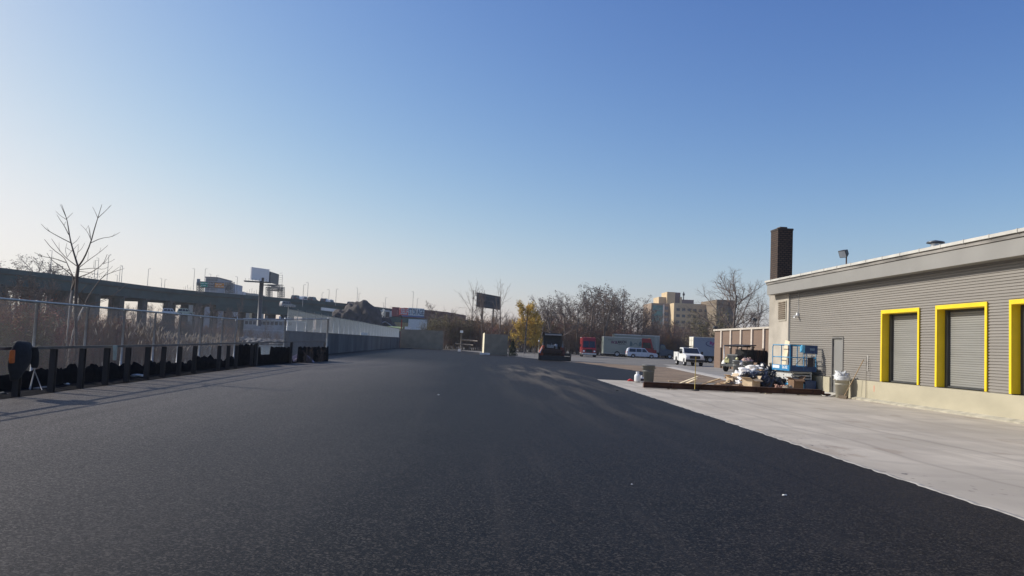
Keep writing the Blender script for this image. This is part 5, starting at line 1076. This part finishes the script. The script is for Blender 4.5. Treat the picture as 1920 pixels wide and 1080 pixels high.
q.add(V, [(2*i, 2*i+1, 2*i+3, 2*i+2) for i in range(18)]); q.obj('swoosh_mark', mat('navy_ink', (.02, .03, .12), .5), ry, world=False)
q = MB(); q.box(.4, 2.2, -1.236, -1.224, 3.58, 3.66); q.box(2.3, 3.2, -1.236, -1.224, 1.85, 1.92); q.obj('small_writing', mat('grey_ink', (.25, .3, .4), .5), ry, world=False)
q = MB(); q.box(.3, 8.4, -.5, .5, .7, 1.04); q.cbox((3.5, -.9, .75), (1.2, .4, .5)); q.obj('chassis', blackp, ry, world=False)
for x_ in (1.6, 2.7, 7.6):
    for s in (-1, 1): wheel(ry, x_, s*1.0, .5, .3)
q = MB(); q.prism([(8.45, .5), (8.45, 2.7), (9.6, 2.7), (9.95, 1.9), (10.9, 1.7), (11, .6)], 1.0); q.obj('cab', pw, ry, .06, world=False)
# old dark truck with white fenders
a = at(1393, 690, 70)
od = E('old_truck', (a.x, 70, 0), 'old dark open truck with rounded white front fenders beside the brown building', 'truck', None, rad(-133)); od.scale = (.93, .93, .93)
for s in (-1, 1):
    q = MB(); V = []; K = 11
    for i in range(K):
        t_ = math.pi*(1-.08-i/(K-1)*.92); r_ = .66
        for j, (yy, dr) in enumerate([(s*.62, 0), (s*.72, .05), (s*.95, .04), (s*1.04, -.04)]): V.append((1.9+(r_+dr)*math.cos(math.pi-t_), yy, .46+(r_+dr)*math.sin(t_)*1.0))
    q.add(V, [(i*4+j, i*4+j+1, (i+1)*4+j+1, (i+1)*4+j) for i in range(K-1) for j in range(3)], 0, True)
    o = q.obj('fender', mat('old_white', (.72, .70, .64), .45, .12, 5), od, world=False); o.modifiers.new('s', 'SOLIDIFY').thickness = .03
    wheel(od, 1.9, s*.86, .47, .24); wheel(od, -1.9, s*.9, .5, .42)
    q = MB(); M_ = Matrix.Rotation(math.pi/2, 4, 'Y'); q.lathe([(0, .02), (.13, .0), (.15, -.06), (.05, -.2)], (2.55, s*.5, 1.25), 14, 0, M_); q.obj('headlight', mat('old_lamp', (.6, .58, .3), .25), od, world=False)
q = MB(); q.prism([(1.05, .75), (1.05, 1.62), (2.35, 1.52), (2.42, .75)], lambda z: .50); q.obj('hood', blackp, od, .06, world=False)
q = MB(); q.cbox((2.44, 0, 1.12), (.06, .95, .85)); gr_ = q.obj('radiator', mat('radiator_dark', (.03, .03, .03), .5), od, world=False)
q = MB(); [q.cbox((2.49, -.42+k*.12, 1.12), (.04, .035, .8)) for k in range(8)]; q.cbox((2.49, 0, 1.6), (.09, 1.05, .12)); q.cbox((2.49, 0, .68), (.09, 1.05, .1)); q.obj('grille_bars', mat('grille_grey', (.32, .32, .30), .4, metal=.4), gr_, world=False)
q = MB(); q.cbox((2.7, 0, .62), (.14, 1.9, .2)); q.cbox((.3, 0, .6), (5.0, .8, .2)); q.obj('frame', mat('frame_worn', (.12, .12, .11), .7, .3, 5), od, world=False)
q = MB(); q.box(-.5, 1.05, -.85, .85, .7, 1.35); q.box(-.5, -.42, -.85, .85, 1.35, 2.1); [q.cbox((x_, s*.82, 1.9), (.06, .06, 1.2)) for x_ in (-.45, 1.0) for s in (-1, 1)]; q.cbox((.3, .0, 1.55), (.5, 1.2, .4)); q.obj('cab', blackp, od, world=False)
q = MB(); q.cbox((.75, 0, 2.52), (2.9, 2.0, .10), 0, M=Matrix.Rotation(.05, 4, 'Y')); q.cbox((.75, 0, 2.42), (2.7, 1.8, .10)); q.obj('cab_roof', mat('canvas_dark', (.03, .028, .03), .8, .2, 4), od, .03, world=False)
q = MB(); q.tube([(2.15, -.98, 2.48), (2.55, -.75, 1.2)], .05, 6); q.obj('white_bar', mat('bar_white', (.75, .73, .68), .5), od, world=False)
q = MB(); q.cbox((2.5, -.5, 1.05), (.08, .5, .4)); q.obj('chrome_plate', mat('yellow_plate', (.55, .52, .25), .4), od, .03, world=False)
q = MB(); q.prism([(-3.3, .95), (-3.4, 2.15), (-.62, 2.15), (-.62, .95)], lambda z: .95+(z-.95)*.08); [q.cbox((x_, s*1.06, 1.6), (.08, .1, 1.15)) for x_ in (-3.2, -2.3, -1.4, -.7) for s in (-1, 1)]; q.obj('dump_body', mat('dump_dark', (.035, .026, .026), .7, .35, 3), od, .02, world=False)
# dark red container beside
q = MB(); a = at(1432, 690, 76); q.cbox((a.x+.3, 77, .95), (2.0, 2.6, 1.9)); [q.cbox((a.x-.8+k*.37, 75.68, .95), (.08, .06, 1.8)) for k in range(7)]
T(q.obj('scrap_container', mat('container_red', (.055, .022, .022), .8, .3, 3), None, .02), 'dark red scrap container at the right end of the old truck', 'container')
# paver
a = at(1036, 676, 85)
pv = E('asphalt_paver', (a.x, 86, 0), 'orange and black asphalt paver under a dark canopy at the asphalt far end', 'paver', None, rad(-4))
org = mat('paver_orange', (.42, .07, .025), .5, .15, 4); 
q = MB(); q.cbox((.25, -1.5, .28), (3.3, .75, .42)); q.cbox((.25, -1.92, .12), (3.3, .12, .2)); [q.cbox((x_, -1.55, .42), (.10, 1.1, .75)) for x_ in (-1.42, 1.93)]; q.cbox((1.6, -1.75, .7), (.55, .08, .30)); q.obj('screed', blackp, pv, .02, world=False)
q = MB(); q.prism([(-1.0, .45), (-1.0, 1.25), (1.05, 1.25), (1.05, .45)], 1.5, y0=.4); q.cbox((0, -1.2, .95), (2.1, .2, .35)); q.obj('body', mat('paver_brown', (.035, .016, .012), .7, .4, 3), pv, .03, world=False)
q = MB(); q.prism([(-1.38, .5), (-1.38, .9), (-1.05, 1.55), (-.85, 1.55), (-.85, .5)], 1.3, y0=.2); q.obj('side_guard', org, pv, .04, world=False)
q = MB(); q.prism([(-1.40, .75), (-1.12, 1.35), (-1.05, 1.33), (-1.30, .72)], .5, y0=-.9); q.obj('white_stripe', mat('stripe_white', (.8, .78, .72), .5), pv, world=False)
q = MB(); q.prism([(.9, .55), (.9, 1.45), (1.25, 1.4), (1.4, .9), (1.4, .55)], 1.3, y0=.2); q.obj('side_guard', mat('paver_dull_red', (.12, .03, .02), .6, .2, 4), pv, .04, world=False)  # right guard in a darker, duller red than the left one
q = MB(); [q.cbox((x_, .6, .32), (.42, 3.0, .62)) for x_ in (-1.12, 1.12)]; q.obj('track', blackp, pv, .12, world=False)
q = MB(); q.box(-.95, .98, .2, 1.9, 1.25, 2.72); q.box(-.98, 1.15, .1, 2.0, 2.72, 2.78); q.obj('engine_housing', mat('paver_navy', (.012, .018, .026), .5, .2), pv, .03, world=False)
q = MB(); q.cbox((.0, .6, 2.88), (2.25, 2.6, .12), M=Matrix.Rotation(.03, 4, 'Y')); cn = q.obj('canopy', blackp, pv, .03, world=False)
q = MB(); q.cbox((.05, -.74, 2.76), (1.8, .05, .16)); q.obj('canopy_edge', mat('canopy_edge', (.35, .33, .31), .6), cn, world=False)
q = MB(); [q.tube([(x_, y_, 1.2), (x_, y_, 2.85)], .035, 6) for x_ in (-1.0, 1.0) for y_ in (-.5, 1.7)]; q.obj('canopy_post', blackp, pv, world=False)
q = MB(); q.cbox((-.2, -.55, 1.5), (.75, .3, .35)); q.cbox((.45, -.5, 1.5), (.2, .3, .5)); q.lathe([(.0, .0), (.16, .02), (.18, .06), (0, .1)], (.38, -.72, 1.62), 12, 0, Matrix.Rotation(1.1, 4, 'X')); q.tube([(-.1, -.6, 1.65), (-.1, -.75, 1.8)], .03, 5); q.obj('console', mat('console_grey', (.22, .24, .27), .3, .3, 8, metal=.4), pv, .02, world=False)
for k, x_ in enumerate((-.45, .75)): q = MB(); q.cbox((x_, -.1, 1.5), (.45, .45, .12)); q.cbox((x_, .12, 1.8), (.45, .1, .55)); q.obj('seat', blackp, pv, .03, world=False)
q = MB(); q.tube([(-1.45, -1.2, .5), (-1.45, -1.2, 2.3)], .02, 5); q.blob((-1.45, -1.2, 2.0), (.1, .1, .12), .1, 1, 1, 0, 2); q.obj('marker_pole', mat('pole_pale', (.5, .5, .48), .5), pv, world=False)
q = MB(); q.tube([(1.15, .3, 1.4), (1.15, .3, 2.0), (1.15, .25, 2.1)], .05, 8); q.obj('exhaust', mat('exhaust_grey', (.3, .3, .3), .4, metal=.6), pv, world=False)

# ================================================================ SMALL THINGS ON THE APRON
a = gz(1218, 717.5)
trash_can(a.x, a.y+.3, .31, .86, 'large grey trash can standing alone at the left end of the rusty beam', bin_mat)
def rubbishfill(t, r, h):
    b = MB()
    for k in range(9): a_ = k*1.1; b.cbox((math.cos(a_)*r*.5, math.sin(a_)*r*.5, h+.06+.04*(k % 3)), (.3, .2, .03), 0, M=Matrix.Rotation(k*1.7, 4, 'X') @ Matrix.Rotation(k*2.3, 4, 'Z'))
    b.blob((0, 0, h), (r*.9, r*.8, .15), .5, 2, 3); b.obj('rubbish', mat('pink_rubbish', (.55, .38, .33), .8, .35, 9), t, world=False)
a = gz(1388, 702); trash_can(a.x, a.y+1, .27, 1.08, 'pale grey trash can, left one of the pair before the old truck', mat('pale_bin', (.34, .34, .31), .55, .06))
a = gz(1401, 703); trash_can(a.x, a.y, .37, 1.08, 'wide grey trash can overfull with pinkish rubbish before the old truck', bin_mat, rubbishfill)
a = gz(1195, 717)
pt_ = E('propane_tank', (a.x, a.y, .004), 'small white gas cylinder on the concrete left of the grey trash can', 'gas cylinder')
tw = mat('tank_white', (.80, .80, .78), .35, .05)
q = MB().lathe([(.10, .0), (.11, .03), (.145, .05), (.155, .10), (.155, .30), (.14, .36), (.08, .40), (.03, .41), (.03, .45), (0, .46)], n=20); q.obj('cylinder', tw, pt_, world=False)
q = MB().lathe([(.075, .40), (.085, .50), (.078, .51), (.07, .41)], n=16); q.obj('collar', tw, pt_, world=False)
q = MB().lathe([(.11, 0), (.12, 0), (.12, .035), (.11, .035)], n=16); q.obj('foot_ring', mat('foot_ring', (.3, .28, .26), .7), pt_, world=False)
a = gz(1203, 717)
jg = E('plastic_jug', (a.x, a.y+.05, .004), 'white plastic jug with a dark label between gas cylinder and trash can', 'jug')
q = MB().lathe([(0, 0), (.11, .0), (.12, .03), (.12, .2), (.09, .26), (.03, .29), (.03, .33), (0, .33)], n=14); q.obj('jug', tw, jg, world=False)
q = MB().lathe([(.1215, .07), (.1215, .18)], n=14); q.obj('dark_label', mat('label_dark', (.05, .04, .06), .6), jg, world=False)
a = gz(1182, 715); q = MB(); q.prism([(-.13, 0), (-.13, .05), (-.02, .12), (.02, .12), (.14, .04), (.14, 0)], .08, M=Matrix.Translation((a.x, a.y, .005))); q.cbox((a.x+.22, a.y, .02), (.2, .1, .03))
T(q.obj('red_tool', mat('red_plastic', (.6, .04, .03), .4), None, .01), 'small red tool lying on the concrete left of the gas cylinder', 'tool')
# rusty steel beam
rust = mat('rusty_steel', (.075, .035, .022), .85, .4, 5, .3, stretch=(.3, 1, 1)); A = gz(1207, 728); B = gz(1541, 743); A = Vector((A.x, A.y, 0)); B = Vector((B.x, B.y, 0))
u = (B-A).normalized(); v_ = Vector((-u.y, u.x, 0)); Lb = (B-A).length; Mb = Matrix((u, v_, Vector((0, 0, 1)))).transposed().to_4x4(); Mb.translation = A+v_*.12+Vector((0, 0, .03))
q = MB()
for (y0_, y1_, z0_, z1_) in ((-.13, .13, 0, .025), (-.13, .13, .215, .24), (-.012, .012, .026, .214)): q.box(0, Lb, y0_, y1_, z0_, z1_, 0, Mb)
for x_ in np.arange(.0, Lb-.1, 1.18): q.box(x_, x_+.016, -.11, .11, .027, .213, 0, Mb)
be = E('steel_beam', (A.x, A.y, 0), 'long rusty steel beam lying across the concrete in front of the debris pile', 'beam')
q.obj('beam', rust, be)
q = MB(); q.tube([Mb @ Vector((Lb, 0, .12)), Mb @ Vector((Lb+.12, 0, .10))], .09, 10); q.cbox(Mb @ Vector((Lb+.25, -.05, .05)), (.3, .12, .08), 0, .5); q.obj('beam_end_clamp', rust, be, .01)
for k, x_ in enumerate((1.2, 3.6, 5.1, 6.6)): q = MB(); q.cbox(Mb @ Vector((x_, -.06, -.012)), (.3, .4, .03), 0, .1+k); T(q.obj('wood_block', mat('pale_wood', (.52, .42, .27), .8, .25, 6)), '%s wood block from the left wedged under the rusty beam' % ORD[k], 'wood block', 'blocks under the beam')
# yellow stake
a = gz(1289, 735); a = Mb @ Vector((2.08, -.28, 0)); hY = at(1291, 668, a.y).z
st_ = E('stake', (a.x, a.y, 0), 'thin yellow stake standing upright in front of the rusty beam', 'stake')
q = MB(); q.tube([(a.x, a.y, .01), (a.x+.01, a.y, hY)], .016, 8); q.obj('pole', mat('yellow_stake', (.44, .32, .05), .5, .15, 6), st_)
q = MB(); q.lathe([(.0, 0), (.17, .0), (.16, .03), (.03, .06), (0, .06)], (a.x+.03, a.y, .005), 12); q.obj('base', blackp, st_)
# scattered lumber
wood_m = mat('lumber', (.50, .36, .20), .8, .3, 5, .2); wood_p = mat('lumber_pale', (.72, .60, .40), .8, .2, 5)
lum = [(1233, 706, 1277, 721, 0, 'pale'), (1243, 703, 1296, 720, 1, 'tan'), (1247, 709, 1262, 719, 2, 'pale'), (1240, 716, 1300, 719, 3, 'tan'), (1272, 703, 1307, 722, 4, 'tan'), (1285, 708, 1325, 722, 5, 'grey'), (1251, 704, 1290, 714, 6, 'pale')]
for (xa, ya, xb, yb_, k, c_) in lum:
    P_ = gz(xa, ya+4); Q_ = gz(xb, yb_+3); P_ = Vector((P_.x, min(P_.y, 37.0)-.2*k, .34+.06*(k % 3) if k < 3 else .06+.05*k)); Q_ = Vector((Q_.x, min(max(Q_.y, 35.4), 36.2), .05+.03*(k % 3)))
    d = Q_-P_; q = MB(); q.box(-d.length/2, d.length/2, -.07, .07, -.02, .02, 0, Matrix.Translation((P_+Q_)/2) @ d.to_track_quat('X', 'Z').to_matrix().to_4x4())
    T(q.obj('plank', wood_p if c_ == 'pale' else wood_m if c_ == 'tan' else MATS['grey_wood']), '%s wooden plank in the scattered lumber behind the beam, %s piece' % (c_, ORD[k]), 'plank')
# debris pile
cardm = mat('cardboard', (.42, .27, .14), .85, .12, 4); cardl = mat('cardboard_pale', (.60, .46, .30), .85, .12, 6); wsheet = mat('white_sheet', (.78, .76, .74), .6, .08, 5, .4); bagm = mat('black_bag', (.012, .013, .018), .32, .3, 5, .6, 9)
def carton(px0, px1, yt, yb, Y, lab, rz, mt, flaps=True, dep=.5, name='cardboard_box', zb=None):
    a = at(px0, yb, Y); b_ = at(px1, yb, Y); z0_ = max(.01, a.z if zb is None else zb); z1_ = at((px0+px1)/2, yt, Y).z; w_ = (b_.x-a.x)*.78; c_ = ((a.x+b_.x)/2, Y+dep/2)
    t = E(name, (c_[0], c_[1], z0_), lab, 'box', None, rz); h = z1_-z0_; q = MB(); th = .012
    q.box(-w_/2, w_/2, -dep/2, dep/2, 0, .012); q.box(-w_/2, -w_/2+th, -dep/2, dep/2, .013, h); q.box(w_/2-th, w_/2, -dep/2, dep/2, .013, h); q.box(-w_/2+th, w_/2-th, -dep/2, -dep/2+th, .013, h); q.box(-w_/2+th, w_/2-th, dep/2-th, dep/2, .013, h); q.obj('carton', mt, t, world=False)
    if flaps:
        for s, (ax_, an) in enumerate([((0, -dep/2), .5), ((0, dep/2), .7), ((-w_/2, 0), .4), ((w_/2, 0), .9)]):
            q = MB(); M_ = Matrix.Translation((ax_[0], ax_[1], h+.003)) @ (Matrix.Rotation(an*(1 if ax_[1] <= 0 else -1), 4, 'X') if ax_[0] == 0 else Matrix.Rotation(an*(-1 if ax_[0] < 0 else 1)*-1, 4, 'Y'))
            if ax_[0] == 0: q.box(-w_/2, w_/2, -.18 if ax_[1] < 0 else 0, 0 if ax_[1] < 0 else .18, -.004, .004, 0, M_)
            else: q.box(-.18 if ax_[0] < 0 else 0, 0 if ax_[0] < 0 else .18, -dep/2, dep/2, -.004, .004, 0, M_)
            q.obj('flap', mt, t, world=False)
    return t
def lump(name, lab, cat, mt, parts, bev=0):
    q = MB()
    for (px, py, Y, rx, ry_, rz_, amp, seed) in parts:
        c_ = at(px, py, Y); q.blob((c_.x, Y, c_.z), (rx, ry_, rz_), amp, 1.9, seed, flat=.006, sub=4)
    return T(q.obj(name, mt), lab, cat)
lump('white_sheet', 'crumpled white plastic sheet sprawling over the top of the debris pile', 'plastic sheet', wsheet, [(1388, 707, 37, .42, .5, .25, .35, 1), (1404, 699, 37.3, .5, .5, .20, .4, 2), (1420, 692, 37.6, .4, .45, .14, .5, 3), (1378, 712, 36.8, .25, .4, .16, .4, 4), (1395, 715, 36.3, .3, .4, .28, .4, 6), (1388, 724, 36.0, .2, .3, .25, .5, 5), (1390, 733, 35.8, .12, .25, .14, .5, 7)])
lump('trash_bag', 'black trash bag bulging over the left cardboard box', 'bag', bagm, [(1400, 710, 36.1, .32, .4, .28, .3, 11), (1414, 709, 36.0, .3, .35, .26, .3, 12)])
lump('trash_bag', 'big black trash bag right of the printed cardboard box', 'bag', bagm, [(1437, 722, 35.9, .42, .5, .42, .25, 13), (1432, 708, 36.3, .3, .4, .3, .3, 15)])
lump('trash_bag', 'black trash bag with a peaked knot before the scissor lift', 'bag', bagm, [(1450, 722, 36.0, .4, .45, .38, .3, 16), (1449, 706, 36.0, .10, .12, .24, .3, 17), (1459, 720, 35.9, .3, .4, .26, .4, 18)])
lump('trash_bag', 'dark trash bag at the back of the pile under the small boxes', 'bag', bagm, [(1432, 697, 37.6, .4, .4, .34, .3, 19), (1443, 706, 37.4, .35, .4, .5, .3, 20)])
lump('trash_bag', 'dark bag slumped between scissor lift base and brown box', 'bag', bagm, [(1484, 722, 35.4, .16, .3, .3, .3, 24)])
c1 = carton(1396, 1428, 711, 732, 35.2, 'pale printed cardboard box open at the top just behind the beam', .62, cardl, dep=.52)
q = MB()
for k in range(6): q.cbox((-.27, .14-.07*(k % 3), .22+.1*(k//3)), (.006, .05, .035), 0, M=Matrix.Rotation(k, 4, 'X'))
q.obj('box_print', mat('print_red', (.35, .12, .08), .7), c1, world=False)
carton(1406, 1432, 692, 706, 37.0, 'closed tan cardboard box on top of the debris pile', .5, cardl, False, .45)
carton(1424, 1438, 694, 708, 36.8, 'brown cardboard box in shade on top of the pile', .2, cardm, False, .4)
carton(1484, 1508, 711, 736, 34.6, 'brown cardboard box with open flaps near the scissor lift', .12, mat('cardboard_dark', (.20, .12, .07), .85), True, .5)
carton(1366, 1384, 706, 722, 36.3, 'crushed tan cardboard box at the left end of the pile', .5, cardl, True, .4)
carton(1352, 1366, 716, 728, 36.0, 'flattened brown carton scrap at the far left of the pile', -.3, cardm, True, .5)
rng = random.Random(17)
q = MB()
for i in range(90):
    p = at(rng.uniform(1345, 1392), 726, rng.uniform(35.4, 36.8)); q.cbox((p.x, p.y, rng.uniform(.02, .22)), (rng.uniform(.08, .4), rng.uniform(.05, .25), rng.uniform(.01, .05)), 0, M=Matrix.Rotation(rng.uniform(0, 6), 4, 'Z') @ Matrix.Rotation(rng.uniform(-.5, .5), 4, 'X'))
T(q.obj('scrap', mat('scrap_brown', (.24, .16, .10), .9, .5, 4)), kind='stuff')
q = MB()
for i in range(60): p = at(rng.uniform(1455, 1482), 731, rng.uniform(34.4, 35.0)); q.blob((p.x, p.y, rng.uniform(.02, .3)), (.07, .07, .05), .6, 2, i, sub=1)
T(q.obj('rubble', mat('rubble_red', (.35, .20, .15), .9, .5, 7)), kind='stuff')
lump('sack', 'grey brown sack of rubble just right of the red rubble behind the beam', 'sack', mat('sack_tan', (.27, .23, .18), .9, .2, 6, .4), [(1477, 731, 34.5, .22, .22, .18, .3, 30)])
# sheet of plywood leaning on the stucco wall
q = MB(); c_ = at(1450, 697, 38.0); q.box(-.3, .3, -.01, .01, -.5, .5, 0, Matrix.Translation((c_.x, 38.0, .75)) @ Matrix.Rotation(.9, 4, 'Z') @ Matrix.Rotation(-.25, 4, 'X'))
T(q.obj('plywood_sheet', mat('plywood', (.70, .62, .45), .8, .08, 3)), 'small pale plywood sheet leaning behind the debris pile beside the lift', 'plywood')
# ---------------- scissor lift
blue = mat('lift_blue', (.02, .20, .42), .4, .08, 3); bluel = mat('lift_light_blue', (.10, .40, .62), .4, .06, 3); navy_shade = mat('lift_navy_shade', (.015, .05, .14), .4, .1, 3); greys = mat('lift_grey', (.55, .55, .53), .5, .1, 5); lettw = mat('letter_white', (.85, .88, .88), .5)
X0 = at(1481, 692, 34.9).x; X1 = X0+1.18; Ya, Yb = 34.9, 36.95; zp = 1.0
sl_ = E('scissor_lift', ((X0+X1)/2, (Ya+Yb)/2, 0), 'blue scissor lift folded down against the warehouse wall', 'scissor lift')
q = MB(); q.box(X0, X1, Ya, Yb, zp-.06, zp); q.obj('deck', blue, sl_)
q = MB(); q.box(X0-.02, X0-.002, Ya, Yb, zp-.06, zp+.20); q.obj('toe_board', blue, sl_)
q = MB(); q.box(X0, X1, Ya-.02, Ya-.002, zp-.06, zp+.17); q.obj('toe_board', navy_shade, sl_)  # front toe board coloured navy to paint its shaded side
q = MB(); q.box(X1+.002, X1+.02, Ya, Yb, zp-.06, zp+.17); q.box(X0, X1, Yb+.002, Yb+.02, zp-.06, zp+.17); q.obj('toe_board', blue, sl_)
zr = zp+1.10; q = MB()
def rr_(P_): q.tube(P_, .022, 8)
rr_([(X0, Ya, zp), (X0, Ya, zr), (X0, Yb-.08, zr), (X0, Yb, zr-.08), (X0, Yb, zp)]); rr_([(X0, Ya, zp+.55), (X0, Yb, zp+.55)]); rr_([(X0, Ya+1.0, zp), (X0, Ya+1.0, zr)])
rr_([(X1, Ya, zp), (X1, Ya, zr), (X1, Yb, zr), (X1, Yb, zp)]); rr_([(X1, Ya, zp+.55), (X1, Yb, zp+.55)]); rr_([(X1, Ya+1, zp), (X1, Ya+1, zr)])
rr_([(X0, Ya, zr), (X1, Ya, zr)]); rr_([(X0, Ya, zp+.55), (X1, Ya, zp+.55)]); rr_([(X0, Yb, zr), (X1, Yb, zr)]); rr_([(X0, Yb, zp+.55), (X1, Yb, zp+.55)]); rr_([(X0+.62, Ya, zp), (X0+.62, Ya, zr)])
q.obj('guard_rail', mat('rail_blue', (.04, .28, .50), .4), sl_)
q = MB(); q.box(X0+.04, X0+.12, Ya+.02, Ya+.12, zp, zr); q.box(X0-.02, X0+.03, Ya-.01, Ya+.05, zp, zr); q.obj('gate_post', navy_shade, sl_)
q = MB(); q.box(X0+.62, X1+.02, Ya-.12, Ya-.03, zr-.36, zr+.02); cb = q.obj('control_box', navy_shade, sl_, .01)
q = MB(); q.box(X0+.48, X0+.615, Ya-.14, Ya+.1, zr-.32, zr+.02); q.obj('control_side', bluel, cb, .01)
q = MB(); q.cbox((X0+.95, Ya-.124, zr-.16), (.22, .006, .10)); q.obj('dull_badge', mat('badge_grey', (.12, .2, .3), .5), cb)
text('number_plate', 'E218', .11, face(X0+.80, Ya-.055, zr-.45, 0, -1), lettw, sl_, .42, .01, world=True)
q = MB(); q.box(X0+.78, X0+1.02, Ya-.08, Ya-.03, zp+.16, zp+.58); q.obj('battery_box', mat('box_black', (.02, .02, .03), .5), sl_)
q = MB(); q.tube([(X0+.2, Ya-.01, zp+.17), (X0+.5, Ya-.02, zp+.5)], .012, 5); q.tube([(X0+.66, Ya-.03, zp+.2), (X0+.66, Ya-.03, zr-.3)], .012, 5); q.obj('cable', blackp, sl_)
# signs on the toe board
q = MB(); q.box(X0-.026, X0-.021, Ya+1.15, Ya+1.95, zp+.03, zp+.17); q.obj('white_sign', mat('sign_grey_white', (.72, .78, .80), .5), sl_)
text('number_lettering', '2632', .13, face(X0-.024, Ya+.55, zp+.10, -1, 0), lettw, sl_, .62, .02, world=True)
# scissor stack
for k in range(4):
    z_ = .42+k*.135
    q = MB(); q.box(X0+.14, X0+.19, Ya+.1, Yb-.1, z_, z_+.12); q.box(X1-.19, X1-.14, Ya+.1, Yb-.1, z_, z_+.12); q.box(X0+.24, X0+.28, Ya+.12, Yb-.12, z_+.03, z_+.10); [q.box(X0+.19, X1-.19, yy, yy+.06, z_+.03, z_+.09) for yy in (Ya+.15, (Ya+Yb)/2, Yb-.2)]
    [q.tube([(X0+.125, yy, z_+.06), (X0+.14, yy, z_+.06)], .03, 8, 1) for yy in (Ya+.15, (Ya+Yb)/2, Yb-.2)]; q.obj('scissor_arm', [greys, blackp], sl_)
q = MB(); q.box(X0+.12, X1-.12, Ya, Yb, .14, .40); q.box(X0+.05, X0+.118, Ya+.6, Ya+1.5, .10, .36); q.obj('base', bluel, sl_, .02)
q = MB(); q.box(X1-.5, X1+.02, Ya-.05, Ya+.5, .1, .55); q.obj('motor_box', navy_shade, sl_, .02)
for yy in (Ya+.25, Yb-.25):
    for s, xx in ((-1, X0+.09), (1, X1-.09)):
        q = MB(); q.lathe([(.0, -.06), (.16, -.06), (.17, 0), (.16, .06), (0, .06)], (xx, yy, .17), 16, 0, Matrix.Rotation(math.pi/2, 4, 'Y')); q.obj('wheel', tyre, sl_)
# board standing in the lift
bd = MB(); cY = Ya+1.35; bd.box(-.01, .01, -.26, .26, 0, 1.30, 0, Matrix.Translation((X0+.22, cY, zp+.02)) @ Matrix.Rotation(.14, 4, 'X') @ Matrix.Rotation(.1, 4, 'Y'))
T(bd.obj('board', mat('pine_board', (.72, .60, .42), .75, .1, 3)), 'pale board standing inside the blue scissor lift platform', 'board')
bd = MB(); bd.box(-.012, .012, -.12, .12, 0, 1.1, 0, Matrix.Translation((X0+.3, Ya+.75, zp+.02)) @ Matrix.Rotation(-.12, 4, 'X'))
T(bd.obj('dark_board', mat('dark_board', (.05, .05, .06), .7)), 'dark narrow board leaning inside the scissor lift beside the pale board', 'board')

# ================================================================ AIR
hz = MB(); hz.box(-1400, 1400, -350, 1600, -4.5, 60)
hm = bpy.data.materials.new('haze'); hm.use_nodes = True; hn = hm.node_tree; hn.nodes.clear(); ho_ = hn.nodes.new('ShaderNodeOutputMaterial'); hv = hn.nodes.new('ShaderNodeVolumePrincipled')
hv.inputs['Color'].default_value = (.86, .91, 1, 1); hv.inputs['Density'].default_value = .00019; hv.inputs['Anisotropy'].default_value = .3; hn.links.new(hv.outputs[0], ho_.inputs['Volume'])
T(hz.obj('haze', hm), kind='stuff')
